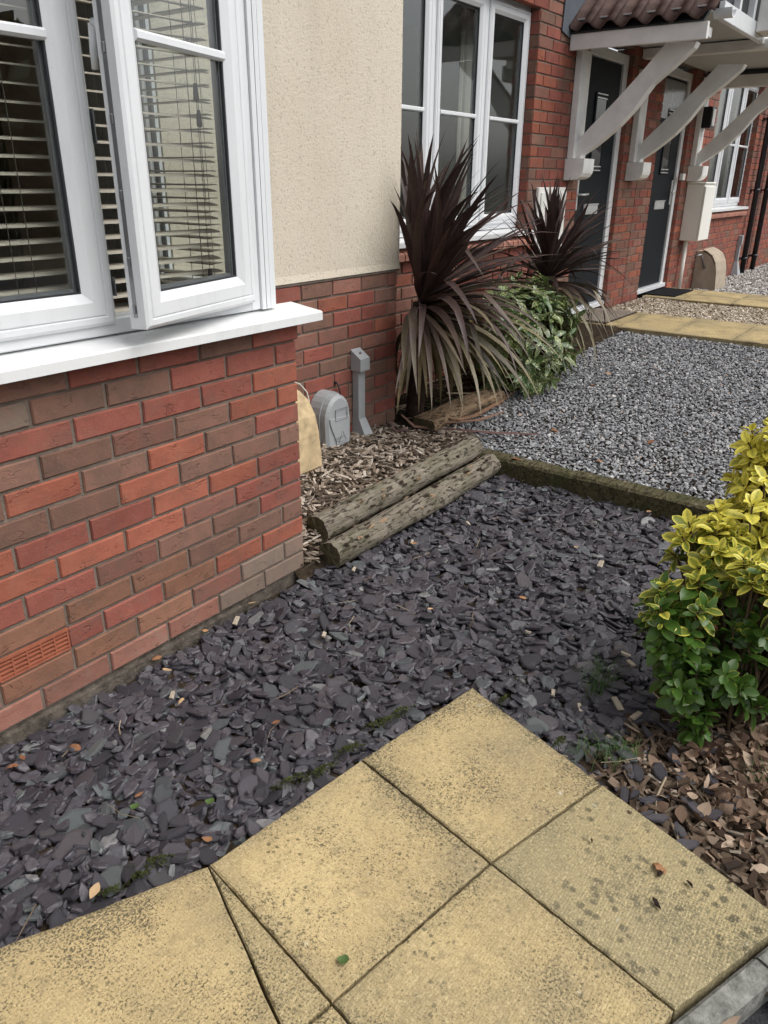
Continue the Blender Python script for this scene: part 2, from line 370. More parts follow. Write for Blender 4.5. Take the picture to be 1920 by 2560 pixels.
def leaf_mat(name, centre, margin, lo=0.45, hi=0.7, blot=None, rough=0.35, spec=0.5, trans=0.15):
    """attribute 'edge' runs 0 at the midrib to 1 at the margin; 'yel' is how far the leaf's variegation has gone"""
    mt, t, bs = new_mat(name)
    v = coords(t)
    n = noise(t, v, 70, 3, 0.6)
    e = mathn(t, 'ADD', attr(t, 'edge'), mathn(t, 'MULTIPLY', mathn(t, 'SUBTRACT', n, 0.5), 1.0))
    e = mathn(t, 'ADD', e, mathn(t, 'SUBTRACT', attr(t, 'yel'), 0.5))
    f = ramp(t, e, [(lo, 0.0), (hi, 1.0)])
    lime = ramp(t, attr(t, 'yel'), [(0.35, 0.0), (1.0, 0.75)])
    cc = ramp(t, noise(t, v, 9, 2), [(0.3, tuple(x * 0.75 for x in centre)), (0.7, tuple(x * 1.3 for x in centre))])
    c = mix(t, mix(t, cc, tuple(a * .45 + b * .55 for a, b in zip(centre, margin)), lime), margin, f)
    if blot:
        bl = ramp(t, noise(t, v, 95, 2, 0.5), [(0.55, 0.0), (0.60, 1.0)])
        bl2 = ramp(t, noise(t, v, 16, 2, 0.5), [(0.38, 0.0), (0.55, 1.0)])
        c = mix(t, c, blot, mathn(t, 'MULTIPLY', bl, bl2))
    setc(t, bs, c)
    bs.inputs['Roughness'].default_value = rough; bs.inputs['Specular IOR Level'].default_value = spec
    if trans:
        out = [x for x in t.nodes if x.type == 'OUTPUT_MATERIAL'][0]
        tl = node(t, 'ShaderNodeBsdfTranslucent'); t.links.new(c, tl.inputs[0])
        ms = node(t, 'ShaderNodeMixShader'); ms.inputs[0].default_value = trans
        t.links.new(bs.outputs[0], ms.inputs[1]); t.links.new(tl.outputs[0], ms.inputs[2]); t.links.new(ms.outputs[0], out.inputs[0])
    return mt
EUON = leaf_mat('golden_variegated_leaf', (0.060, 0.128, 0.020), (0.74, 0.66, 0.11), 0.55, 0.98, None, 0.34, 0.45, 0.28)
AUCUBA = leaf_mat('spotted_laurel_leaf', (0.040, 0.085, 0.024), (0.42, 0.44, 0.17), 0.74, 1.0, (0.46, 0.49, 0.21))
FARLEAF = leaf_mat('treeline_leaf', (0.045, 0.07, 0.025), (0.14, 0.13, 0.04), 0.6, 1.0)
HERB = leaf_mat('low_weed_leaf', (0.03, 0.055, 0.02), (0.09, 0.10, 0.03), 0.7, 1.0)

def palm_mat():
    mt, t, bs = new_mat('purple_palm_leaf')
    v = coords(t)
    n = noise(t, coords(t, 'Object', False, (60, 60, 3)), 1.5, 3)
    a = mathn(t, 'ADD', attr(t, 'age'), mathn(t, 'MULTIPLY', mathn(t, 'SUBTRACT', noise(t, v, 5, 2), 0.5), 0.3))
    c = ramp(t, a, [(0.1, (0.058, 0.036, 0.033)), (0.36, (0.088, 0.060, 0.048)), (0.54, (0.122, 0.102, 0.058)), (0.85, (0.22, 0.183, 0.095))])
    c = mix(t, c, (0.0, 0.0, 0.0), ramp(t, n, [(0.35, 0.3), (0.6, 0.0)]))
    c = mix(t, c, (0.16, 0.07, 0.06), ramp(t, attr(t, 'edge'), [(0.86, 0.0), (1.0, 0.6)]))
    setc(t, bs, c); bs.inputs['Roughness'].default_value = 0.5; bs.inputs['Specular IOR Level'].default_value = 0.4
    return mt
PALML = palm_mat()

# ------------------------------------------------------------------ object helpers
WORLD = {}
def link(o, parent=None, at=(0, 0, 0)):
    COL.objects.link(o)
    at = Vector(at); WORLD[o.name] = at
    if parent is not None:
        o.parent = parent; o.location = at - WORLD[parent.name]
    else:
        o.location = at
    return o

def tag(o, label=None, cat=None, group=None, kind=None):
    if label: o['label'] = label
    if cat: o['category'] = cat
    if group: o['group'] = group
    if kind: o['kind'] = kind
    return o

def thing(name, label, cat, at=(0, 0, 0), group=None):
    o = bpy.data.objects.new(name, None); o.empty_display_size = 0.1
    link(o, None, at); return tag(o, label, cat, group)

class MB:
    """collects shapes into one mesh, in world coordinates"""
    def __init__(s): s.v = []; s.f = []; s.m = []; s.smooth = []
    def add(s, vs, fs, mi=0, sm=False):
        o = len(s.v); s.v += [tuple(x) for x in vs]
        for f in fs: s.f.append(tuple(i + o for i in f)); s.m.append(mi); s.smooth.append(sm)
        return s
    def box(s, x0, x1, y0, y1, z0, z1, b=0.0, mi=0):
        if b <= 0:
            vs = [(x, y, z) for z in (z0, z1) for y in (y0, y1) for x in (x0, x1)]
            return s.add(vs, [(0, 2, 3, 1), (4, 5, 7, 6), (0, 1, 5, 4), (2, 6, 7, 3), (0, 4, 6, 2), (1, 3, 7, 5)], mi)
        import bmesh
        bm = bmesh.new(); r = bmesh.ops.create_cube(bm, size=1)
        for v in bm.verts:
            v.co = ((x0 + x1) / 2 + v.co.x * (x1 - x0), (y0 + y1) / 2 + v.co.y * (y1 - y0), (z0 + z1) / 2 + v.co.z * (z1 - z0))
        bmesh.ops.bevel(bm, geom=bm.edges[:], offset=b, segments=1, affect='EDGES')
        bm.verts.index_update()
        s.add([v.co[:] for v in bm.verts], [[v.index for v in f.verts] for f in bm.faces], mi); bm.free(); return s
    def prism(s, poly, vec, mi=0, sm=False):
        n = len(poly); vec = Vector(vec); a = [Vector(p) for p in poly]
        vs = [p[:] for p in a] + [(p + vec)[:] for p in a]
        fs = [tuple(range(n - 1, -1, -1)), tuple(range(n, 2 * n))] + [(i, (i + 1) % n, (i + 1) % n + n, i + n) for i in range(n)]
        return s.add(vs, fs, mi, sm)
    def tube(s, pts, r, n=10, mi=0, caps=True, sm=True):
        pts = [Vector(p) for p in pts]; rs = r if isinstance(r, (list, tuple)) else [r] * len(pts)
        vs = []; up = None
        for i, p in enumerate(pts):
            d = (pts[min(i + 1, len(pts) - 1)] - pts[max(i - 1, 0)]).normalized()
            if up is None: up = d.orthogonal().normalized()
            up = (up - d * up.dot(d)).normalized(); q = d.cross(up)
            for k in range(n):
                a = 2 * math.pi * k / n
                vs.append((p + (up * math.cos(a) + q * math.sin(a)) * rs[i])[:])
        fs = [(i * n + k, i * n + (k + 1) % n, (i + 1) * n + (k + 1) % n, (i + 1) * n + k) for i in range(len(pts) - 1) for k in range(n)]
        o = len(s.v); s.add(vs, fs, mi, sm)
        if caps:
            s.f.append(tuple(o + k for k in range(n - 1, -1, -1))); s.m.append(mi); s.smooth.append(False)
            s.f.append(tuple(o + (len(pts) - 1) * n + k for k in range(n))); s.m.append(mi); s.smooth.append(False)
        return s
    def mesh(s, name, mats):
        me = bpy.data.meshes.new(name); me.from_pydata(s.v, [], s.f)
        for mm in (mats if isinstance(mats, (list, tuple)) else [mats]): me.materials.append(mm)
        me.polygons.foreach_set('material_index', s.m); me.polygons.foreach_set('use_smooth', s.smooth)
        me.update(); return me
    def build(s, name, mats, parent=None):
        """vertices stay in world coordinates; the object's origin is put at its own middle so textures stay local"""
        return link(bpy.data.objects.new(name, s.mesh(name, mats)), parent, (0, 0, 0))

def fast_mesh(name, V, T, mat, attrs=None, flat=True):
    me = bpy.data.meshes.new(name); nv, ntri = len(V), len(T)
    me.vertices.add(nv); me.vertices.foreach_set('co', np.ascontiguousarray(V, np.float32).ravel())
    me.loops.add(ntri * 3); me.loops.foreach_set('vertex_index', np.ascontiguousarray(T, np.int32).ravel())
    me.polygons.add(ntri); me.polygons.foreach_set('loop_start', np.arange(0, ntri * 3, 3, dtype=np.int32))
    me.materials.append(mat); me.update(calc_edges=True)
    for k, a in (attrs or {}).items():
        me.attributes.new(k, 'FLOAT', 'POINT').data.foreach_set('value', np.ascontiguousarray(a, np.float32))
    if flat: me.shade_flat()
    return me

def rot_arrays(yaw, tx, ty):
    cz, sz, cx, sx, cy, sy = np.cos(yaw), np.sin(yaw), np.cos(tx), np.sin(tx), np.cos(ty), np.sin(ty)
    z = np.zeros_like(yaw); o = np.ones_like(yaw)
    Rz = np.stack([np.stack([cz, -sz, z], -1), np.stack([sz, cz, z], -1), np.stack([z, z, o], -1)], -2)
    Rx = np.stack([np.stack([o, z, z], -1), np.stack([z, cx, -sx], -1), np.stack([z, sx, cx], -1)], -2)
    Ry = np.stack([np.stack([cy, z, sy], -1), np.stack([z, o, z], -1), np.stack([-sy, z, cy], -1)], -2)
    return Rx @ Ry @ Rz

def scatter(name, temps, pos, R, scale, mat, parent=None, kind='stuff', extra=None):
    """one mesh of many pieces: pos (N,3), R (N,3,3), scale (N,3)"""
    Vs, Ts, Rn = [], [], []; off = 0; N = len(pos)
    ti = rng.integers(0, len(temps), N); r = rng.random(N)
    for k, (tv, tt) in enumerate(temps):
        idx = np.nonzero(ti == k)[0]
        if not len(idx): continue
        v = tv[None] * scale[idx][:, None, :]
        v = np.einsum('nij,nkj->nki', R[idx], v) + pos[idx][:, None, :]
        Vs.append(v.reshape(-1, 3)); n = len(tv)
        t = tt[None] + (np.arange(len(idx)) * n)[:, None, None] + off
        Ts.append(t.reshape(-1, 3)); Rn.append(np.repeat(r[idx], n)); off += n * len(idx)
    me = fast_mesh(name, np.concatenate(Vs), np.concatenate(Ts), mat, {'rnd': np.concatenate(Rn)})
    o = link(bpy.data.objects.new(name, me), parent); o['kind'] = kind; return o

def chip_template(n, elong=1.0, inset=0.16, thick=1.0):
    a = np.sort((np.arange(n) + rng.uniform(-0.3, 0.3, n)) * 2 * np.pi / n); r = rng.uniform(0.72, 1.08, n)
    x, y = np.cos(a) * r * 0.5, np.sin(a) * r * 0.5 * elong
    top = np.stack([x * (1 - inset) + rng.uniform(-.02, .02, n), y * (1 - inset) + rng.uniform(-.02, .02, n), np.full(n, 0.5 * thick) + rng.uniform(-0.12, 0.12, n)], 1)
    midr = np.stack([x, y, rng.uniform(0.0, 0.3, n) * thick], 1)
    bot = np.stack([x * 0.93, y * 0.93, np.full(n, -0.5 * thick)], 1)
    V = np.concatenate([top, midr, bot]); T = []
    for i in range(1, n - 1): T.append((0, i, i + 1))
    for i in range(n):
        j = (i + 1) % n
        T += [(i, n + i, n + j), (i, n + j, j), (n + i, 2 * n + i, 2 * n + j), (n + i, 2 * n + j, n + j)]
    return V, np.array(T)

def stone_template():
    p = rng.normal(size=(9, 3)); p /= np.linalg.norm(p, axis=1)[:, None]
    import bmesh
    bm = bmesh.new()
    for q in p * rng.uniform(0.38, 0.52, (9, 1)): bm.verts.new(q)
    bmesh.ops.convex_hull(bm, input=bm.verts[:]); bmesh.ops.triangulate(bm, faces=bm.faces[:])
    bm.verts.index_update()
    used = sorted({v.index for f in bm.faces for v in f.verts}); mp = {k: i for i, k in enumerate(used)}
    bm.verts.ensure_lookup_table()
    V = np.array([bm.verts[i].co[:] for i in used]); T = np.array([[mp[v.index] for v in f.verts] for f in bm.faces]); bm.free()
    return V, T

def wood_template():
    """a splinter of chipped wood: a box with torn ends"""
    x = np.array([-0.5, -0.5, -0.5, -0.5, 0.5, 0.5, 0.5, 0.5]) + rng.uniform(-0.12, 0.12, 8)
    y = np.array([-0.5, 0.5, 0.5, -0.5] * 2) * rng.uniform(0.55, 1.0, 8)
    z = np.array([-0.5, -0.5, 0.5, 0.5] * 2) * rng.uniform(0.6, 1.0, 8)
    T = np.array([(0, 1, 2), (0, 2, 3), (4, 6, 5), (4, 7, 6), (0, 4, 5), (0, 5, 1), (3, 2, 6), (3, 6, 7), (1, 5, 6), (1, 6, 2), (0, 3, 7), (0, 7, 4)])
    return np.stack([x, y, z], 1), T

def tmesh(name, tv, tt, mat):
    return fast_mesh(name, tv, tt, mat)

def inpoly(x, y, poly):
    ins = np.zeros(len(x), bool); n = len(poly)
    for i in range(n):
        x1, y1 = poly[i]; x2, y2 = poly[(i + 1) % n]
        c = ((y1 > y) != (y2 > y)) & (x < (x2 - x1) * (y - y1) / (y2 - y1 + 1e-12) + x1); ins ^= c
    return ins

def jitter_grid(x0, x1, y0, y1, s):
    gx, gy = np.meshgrid(np.arange(x0, x1, s), np.arange(y0, y1, s))
    return gx.ravel() + rng.uniform(-.5, .5, gx.size) * s, gy.ravel() + rng.uniform(-.5, .5, gy.size) * s

def pick_largest(P, size, n):
    px, py, z = project(P)
    s = np.where((z > 0.1) & (px > -20) & (px < 1940) & (py > -20) & (py < 2580), size / np.maximum(z, .1), 0)
    order = np.argsort(-s); return order[:n], order[n:]

# ------------------------------------------------------------------ bricks
def brick_mesh(name, L, H, mat, seed, depth=0.05):
    r = random.Random(seed)
    j = lambda a=0.0012: r.uniform(-a, a)
    h, l = H / 2, L / 2
    e = [(-l + j(), 0.004, -h + j()), (l + j(), 0.004, -h + j()), (l + j(), 0.004, h + j()), (-l + j(), 0.004, h + j())]
    i = 0.0035
    f = [(-l + i, j(0.0012), -h + i), (l - i, j(0.0012), -h + i), (l - i, j(0.0012), h - i), (-l + i, j(0.0012), h - i)]
    b = [(x, depth, z) for x, y, z in e]
    mb = MB(); mb.add(f + e + b, [(0, 1, 2, 3)] + [(k + 4, (k + 1) % 4 + 4, (k + 1) % 4, k) for k in range(4)]
                      + [(k + 8, (k + 1) % 4 + 8, (k + 1) % 4 + 4, k + 4) for k in range(4)])
    return mb.mesh(name, mat)
_bm = {}
def get_brick(L, key, H=0.065):
    k = (round(L, 4), key, H, random.randint(0, 2))
    if k not in _bm: _bm[k] = brick_mesh('brick', L, H, BR[key] if isinstance(key, str) else key, hash(k) % 9999)
    return _bm[k]

def put_brick(parent, L, key, c, yaw=0.0, H=0.065):
    o = bpy.data.objects.new('brick', get_brick(L, key, H))
    link(o, parent, c)
    o.rotation_euler = (random.uniform(-.003, .003), random.uniform(-.004, .004), yaw)
    return o

def rand_key(weights):
    return random.choices(list(weights), list(weights.values()))[0]

def course_spans(x0, x1, odd, origin, mod=0.225, joint=0.010):
    """stretcher bond between x0 and x1, joints on origin + k*mod (+ half on odd rows)"""
    out = []; o = origin + (mod / 2 if odd else 0)
    k = math.floor((x0 - o) / mod); a = o + k * mod
    while a < x1 - 0.003:
        st_, en = max(a, x0 - joint / 2), min(a + mod, x1 + joint / 2)
        if en - st_ > joint + .002: out.append([st_, en])
        a += mod
    if len(out) > 1 and out[0][1] - out[0][0] < 0.05: out[1][0] = out[0][0]; out.pop(0)          # no sliver bricks at an edge
    if len(out) > 1 and out[-1][1] - out[-1][0] < 0.05: out[-2][1] = out[-1][1]; out.pop()
    return [(p + joint / 2, q - joint / 2) for p, q in out]

# ================================================================== SETTING: ground levels
def z_slate(x, y): return -0.035 + 0.06 * np.clip(x / 1.3, 0, 1) + 0.012 * np.clip((np.asarray(y) + 0.75) / -0.4, 0, 1)
def z_bark(x, y): return 0.085 + 0.15 * np.clip((y - 0.1) / 0.5, 0, 1) - 0.115 * np.clip((x - 0.7) / 0.8, 0, 1) * np.clip((y - 0.2) / 0.4, 0, 1) - 0.11 * np.clip(1 - (y + 0.02) / 0.085, 0, 1)
def z_gravel(x, y): return 0.108 + 0.060 * (x - 1.55)

SL = {'A': (-.2769, -.9332), 'B': (-.7327, -.8572), 'C': (-.431, -1.4086), 'X': (-.8242, -1.302), 'L1': (-1.2112, -.7927), 'X2': (-1.2883, -1.2207),
      'L0': (-1.598, -.6096)}
V2 = lambda k: Vector(SL[k])
P3 = V2('X') + (V2('X') - V2('B')); P3b = V2('X2') + (V2('X') - V2('B'))
P4 = V2('C') + (V2('C') - V2('A')) * 0.985
slab_polys = [
    [V2('A'), V2('B'), V2('X'), V2('C')],
    [V2('B'), V2('L1'), V2('X2'), V2('X')],
    [V2('X'), V2('X2'), P3b, P3],
    [V2('C'), V2('X'), P3, P4],
]
dl = (V2('X2') - V2('L1')).normalized(); wl = Vector((-0.165, -0.378)).normalized()
jd = V2('X2') - V2('X'); det = wl.x * -jd.y + wl.y * jd.x; r0 = V2('X2') - V2('L1')
tq = (r0.x * -jd.y + r0.y * jd.x) / det; QJ = V2('L1') + wl * tq                       # where the long joint meets the turned path
slab_polys.append([V2('L1'), QJ, V2('X2')])                                            # the cut sliver
lv = (V2('L0') - V2('L1')).normalized()
slab_polys.append([V2('L1'), V2('L1') + lv * 0.62, V2('L1') + lv * 0.62 + wl * 0.95, V2('L1') + wl * 0.95])
q0 = V2('L1') + lv * 0.62
slab_polys.append([q0, q0 + lv * 0.6, q0 + lv * 0.6 + wl * 0.95, q0 + wl * 0.95])
d23 = (P3b - V2('X2'))
slab_polys.append([V2('X2'), QJ, QJ + wl * 0.45, P3b])
PAVED = [(p.x, p.y) for p in (V2('A'), V2('B'), V2('L1'), V2('L0'), q0 + lv * 0.6, q0 + lv * 0.6 + wl * 1.0, Vector((-1.5, -2.6)), P3b, P3, P4, V2('C'))]

def slab_mesh(poly, z, thick, gap=0.0026, n=10, worn=0.0):
    c = sum(poly, Vector((0, 0))) / len(poly)
    P = []
    for i, p in enumerate(poly):                       # inset by half a joint
        a, b = poly[i - 1], poly[(i + 1) % len(poly)]
        d1 = (p - a).normalized(); d2 = (b - p).normalized()
        n1 = Vector((-d1.y, d1.x)); n2 = Vector((-d2.y, d2.x))
        if n1.dot(c - p) < 0: n1 = -n1
        if n2.dot(c - p) < 0: n2 = -n2
        den = max(0.25, 1 + n1.dot(n2)); P.append(p + (n1 + n2) * (gap / den))
    Q = P if len(P) == 4 else [P[0], P[1], P[2], (P[0] + P[2]) / 2]
    def edged(p):
        return min(abs((P[(i + 1) % len(P)] - P[i]).normalized().cross(p - P[i])) for i in range(len(P)))
    n = max(n, 22); rj = random.Random(int(abs(c.x) * 1000))
    ts = [0, 0.010] + [i / n for i in range(1, n)] + [0.990, 1]
    V, E, F = [], [], []; k = len(ts)
    for v in ts:
        for u in ts:
            p = (Q[0] * (1 - u) + Q[1] * u) * (1 - v) + (Q[3] * (1 - u) + Q[2] * u) * v
            e = edged(p)
            if e < 0.0005:                                  # slightly chipped, worn arris
                q_ = (c - p).normalized() * max(0, rj.gauss(.0006, .0011)); p = p + q_
            V.append((p.x - c.x, p.y - c.y, (-0.0028 - max(0, rj.gauss(0, .0012))) if e < 0.002 else rj.gauss(0, .00025))); E.append(e)
    for i in range(k - 1):
        for j in range(k - 1): F.append((i * k + j, i * k + j + 1, (i + 1) * k + j + 1, (i + 1) * k + j))
    ring = [j for j in range(k)] + [i * k + k - 1 for i in range(1, k)] + [(k - 1) * k + j for j in range(k - 2, -1, -1)] + [i * k for i in range(k - 2, 0, -1)]
    o = len(V)
    for r in ring: V.append((V[r][0], V[r][1], -thick)); E.append(0.0)
    for i in range(len(ring)): F.append((ring[i], ring[(i + 1) % len(ring)], o + (i + 1) % len(ring), o + i))
    me = bpy.data.meshes.new('paving_slab'); me.from_pydata(V, [], F); me.materials.append(SLAB)
    me.attributes.new('edge', 'FLOAT', 'POINT').data.foreach_set('value', np.array(E, np.float32))
    me.attributes.new('worn', 'FLOAT', 'POINT').data.foreach_set('value', np.full(len(V), worn, np.float32))
    import bmesh
    bm = bmesh.new(); bm.from_mesh(me); bmesh.ops.recalc_face_normals(bm, faces=bm.faces[:]); bm.to_mesh(me); bm.free()
    return me, c

def sheet(name, x0, x1, y0, y1, zf, mat, n=24, kind='structure', parent=None):
    gx, gy = np.meshgrid(np.linspace(x0, x1, n + 1), np.linspace(y0, y1, n + 1))
    z = np.broadcast_to(zf(gx, gy), gx.shape)
    V = np.stack([gx, gy, z], -1).reshape(-1, 3); T = []
    for i in range(n):
        for j in range(n):
            a = i * (n + 1) + j; T += [(a, a + 1, a + n + 2), (a, a + n + 2, a + n + 1)]
    o = link(bpy.data.objects.new(name, fast_mesh(name, V, np.array(T), mat, None, False)), parent)
    if kind: o['kind'] = kind
    return o

tag(sheet('ground', -120, 120, -120, 120, lambda x, y: x * 0 - 0.16, GROUNDM, 4), 'bare earth under and beyond the gardens')
slate_bed = tag(sheet('slate_bed', -3.2, 1.56, -1.62, 0.02, lambda x, y: z_slate(x, y) - 0.022, EARTH), 'bed of purple slate chippings in front of the brick bay')
bark_bed = tag(sheet('bark_bed', -0.05, 1.62, -0.03, 0.62, lambda x, y: z_bark(x, y) - 0.012, EARTH), 'bed of bark chips between logs and rendered wall')
mulch_bed = tag(sheet('mulch_bed', -0.75, 1.6, -3.4, -1.3, lambda x, y: z_slate(x, y) - 0.018 + 0.004, EARTH), 'bark and leaf mulch under the golden shrub')
gravel_bed = tag(sheet('gravel_bed', 1.5, 4.4, -3.4, 0.55, lambda x, y: z_gravel(x, y) - 0.012, EARTH), 'bed of grey gravel between timber edging and door path')
soil_bed = tag(sheet('planting_bed', 1.4, 4.4, 0.36, 0.9, lambda x, y: z_gravel(x, y) + 0.012 + 0.02 * (y > 0.4), EARTH), 'planting bed below the neighbouring window')

paving = thing('paving_path', None, None); tag(paving, 'buff textured paving slabs in the foreground', None, None, 'structure')
for poly, worn in zip(slab_polys, (0.1, 0, 0.15, 0.75, 0.2, 0, 0, 0.1)):
    me, c = slab_mesh(poly, 0, 0.05, worn=worn)
    o = link(bpy.data.objects.new('paving_slab', me), paving, (c.x, c.y, random.uniform(-.002, .001)))
door_path = thing('door_path', None, None, (4.8, 0, .31)); tag(door_path, 'buff slab path to the first front door', None, None, 'structure')
y = 0.89
for i, (ya, yb) in enumerate([(0.89, .43), (.43, -.03), (-.03, -.50), (-.50, -.96), (-.96, -1.42), (-1.42, -1.88), (-1.88, -2.34)]):
    me, c = slab_mesh([Vector((4.36, ya)), Vector((5.24, ya)), Vector((5.24, yb)), Vector((4.36, yb))], 0, 0.075, 0.003, 8)
    link(bpy.data.objects.new('paving_slab', me), door_path, (c.x, c.y, .31))
door_path2 = thing('door_path', None, None, (6.7, 0, .31)); tag(door_path2, 'buff slab path to the second front door', None, None, 'structure')
for i, (ya, yb) in enumerate([(0.89, .48), (.48, -.0), (-.0, -.46), (-.46, -.92), (-.92, -1.38), (-1.38, -1.84)]):
    for xa, xb in ((6.33, 6.79), (6.79, 7.25)):
        me, c = slab_mesh([Vector((xa, ya)), Vector((xb, ya)), Vector((xb, yb)), Vector((xa, yb))], 0, 0.075, 0.003, 6)
        link(bpy.data.objects.new('paving_slab', me), door_path2, (c.x, c.y, .31))
pale_bed = tag(sheet('pale_gravel_bed', 5.2, 6.36, -3.4, 0.9, lambda x, y: x * 0 + 0.275, EARTH), 'strip of pale gravel between the two door paths')
light_bed = tag(sheet('light_gravel_bed', 7.2, 16, -3.4, 0.9, lambda x, y: x * 0 + 0.20, EARTH), 'light gravel beyond the second path')
# driveway and kerb past the slabs
kd = (P4 - P3).normalized(); kn = Vector((kd.y, -kd.x))
if kn.dot(P3 - V2('X')) < 0: kn = -kn
mb = MB(); a, b = P3 - kd * 1.6 + kn * .008, P4 + kd * 2.4 + kn * .008
L = (b - a).length; seg = 0.915; s = 0.0
kerb = thing('kerb', None, None); tag(kerb, 'grey concrete edging beside the slabs', None, None, 'structure')
while s < L:
    p, q = a + kd * (s + .003), a + kd * min(s + seg - .003, L)
    prof = [(0, -.12), (0, -.014), (.008, -.006), (.042, -.006), (.05, -.014), (.05, -.12)]
    MB().prism([(p.x + kn.x * u, p.y + kn.y * u, v) for u, v in prof], ((q - p).x, (q - p).y, 0)).build('kerb_stone', KERBM, kerb)
    s += seg
rd = MB(); pa, pb = a - kd * 4 + kn * .05, b + kd * 6 + kn * .05
rd.add([(pa.x, pa.y, -.075), (pb.x, pb.y, -.075), (pb.x + kn.x * 9, pb.y + kn.y * 9, -.085), (pa.x + kn.x * 9, pa.y + kn.y * 9, -.085)], [(0, 1, 2, 3)])
tag(rd.build('driveway', TARMAC), 'dark tarmac drive beyond the kerb', None, None, 'structure')

# ================================================================== HOUSES
def wall_with_bricks(parent, name, x0, x1, z0, z1, y, holes, origin, budget, weights, first_odd=0, zoff=0.0, near_first=True, colour_rows=None, skip=None):
    """mortar slab facing -Y (with rectangular holes) and bricks on it; bricks that show largest are parts, the rest one stuff part"""
    xs = sorted({x0, x1, *[min(max(h[i], x0), x1) for h in holes for i in (0, 1)]}); zs = sorted({z0, z1, *[min(max(h[i], z0), z1) for h in holes for i in (2, 3)]})
    mb = MB()
    for i in range(len(xs) - 1):
        for j in range(len(zs) - 1):
            cx, cz = (xs[i] + xs[i + 1]) / 2, (zs[j] + zs[j + 1]) / 2
            if any(h[0] < cx < h[1] and h[2] < cz < h[3] for h in holes): continue
            e0 = .007 if i == 0 or any(abs(h[1] - xs[i]) < 1e-6 and h[2] < cz < h[3] for h in holes) else 0
            e1 = .007 if i == len(xs) - 2 or any(abs(h[0] - xs[i + 1]) < 1e-6 and h[2] < cz < h[3] for h in holes) else 0
            mb.box(xs[i] + e0, xs[i + 1] - e1, y + 0.007, y + 0.10, zs[j], zs[j + 1])
    body = mb.build(name, MORTAR, parent)
    rows = int(math.ceil((z1 - zoff) / 0.075)); r0 = int(math.floor((z0 - zoff) / 0.075))
    jobs = []
    for r in range(r0, rows):
        za, zb = zoff + r * .075 + .005, zoff + r * .075 + .07
        if za < z0 - 0.04 or zb > z1 + 0.02: continue
        cuts = sorted([(h[0], h[1]) for h in holes if h[2] < (za + zb) / 2 < h[3]])
        segs, a0 = [], x0
        for h0, h1 in cuts:
            if h0 > a0: segs.append((a0, h0))
            a0 = max(a0, h1)
        if a0 < x1: segs.append((a0, x1))
        for sa, sb in segs:
            for (ba, bb) in course_spans(sa, sb, (r + first_odd) % 2, origin):
                if skip and skip(ba, bb, r): continue
                jobs.append(((ba + bb) / 2, (za + zb) / 2, bb - ba, colour_rows(r, (ba + bb) / 2) if colour_rows else rand_key(weights)))
    P = np.array([(j[0], y, j[1]) for j in jobs])
    big, rest = pick_largest(P, np.array([j[2] for j in jobs]), budget)
    for i in big:
        cx, cz, l, k = jobs[i]
        if P is not None: put_brick(body, round(l, 3), k, (cx, y + random.uniform(-.001, .001), cz))
    if len(rest):
        mb = MB(); keys = list(BR)
        for i in rest:
            cx, cz, l, k = jobs[i]
            dx, dz, w_ = l / 2, .0325, 0.0035
            yy = y + random.uniform(-.001, .001)
            e = [(cx - dx, yy + .004, cz - dz), (cx + dx, yy + .004, cz - dz), (cx + dx, yy + .004, cz + dz), (cx - dx, yy + .004, cz + dz)]
            f = [(cx - dx + w_, yy, cz - dz + w_), (cx + dx - w_, yy, cz - dz + w_), (cx + dx - w_, yy, cz + dz - w_), (cx - dx + w_, yy, cz + dz - w_)]
            b = [(p[0], y + .03, p[2]) for p in e]
            mb.add(f + e + b, [(0, 1, 2, 3)] + [(q + 4, (q + 1) % 4 + 4, (q + 1) % 4, q) for q in range(4)] + [(q + 8, (q + 1) % 4 + 8, (q + 1) % 4 + 4, q + 4) for q in range(4)], keys.index(k))
        o = mb.build('brickwork', list(BR.values()), body); o['kind'] = 'stuff'
    return body

WMAIN = {'R': 4, 'O': 2.4, 'B': 1.3, 'M': 1.6, 'P': 0.8}
Y1, Y2 = 0.60, 0.88
XC = 1.455
# ---- bay house
bay = thing('brick_house', 'house with projecting red brick bay and cream rendered wall', 'house', (0, 0, 0))
BAYL = -1.935
ROWS = ['PPPPPPPPPG'[::-1], None]
ROWCOL = {0: 'GGPPPPPPP', 1: 'GMTTTPPTM', 2: 'OOOTRRTBM', 3: 'BBTTTRTOR', 4: 'RBBMRRBBT', 5: 'RMOOOBORB', 6: 'ROORROOBR', 7: 'BBOBBROBR',
          8: 'RBOBOBRMB', 9: 'OBMBBRBRB', 10: 'ORRRRROBR', 11: 'RRBBGRBRM', 12: 'RBRRBRRMB'}
def baycol(r, x):
    s = ROWCOL.get(r, 'RBMOBRBRM'); k = int((-x - (0.1075 if r % 2 == 0 else 0.22)) / 0.225 + 1.0)
    return s[min(max(k, 0), len(s) - 1)]
bay_front = wall_with_bricks(bay, 'bay_wall', BAYL, 0.0, 0.0, 0.902, 0.0, [(-1.2275, -1.0125, 0.152, 0.223)], 0.005, 150, WMAIN, 0, 0.0, colour_rows=None or baycol)
top = MB().box(BAYL - .008, 0.008, -0.001, 0.10, 0.903, 0.966).build('bay_wall_top', MORTAR, bay)
for (a, b) in course_spans(BAYL - .008, 0.010, 0, 0.005):
    put_brick(top, round(b - a, 3), baycol(12, (a + b) / 2), ((a + b) / 2, -0.008, 0.9375))
fm = MB().box(BAYL, 0.004, 0.012, 0.1, -0.2, 0.0).box(BAYL, -0.35, -0.012, 0.02, -0.2, -0.012).build('foundation', FOUND, bay)
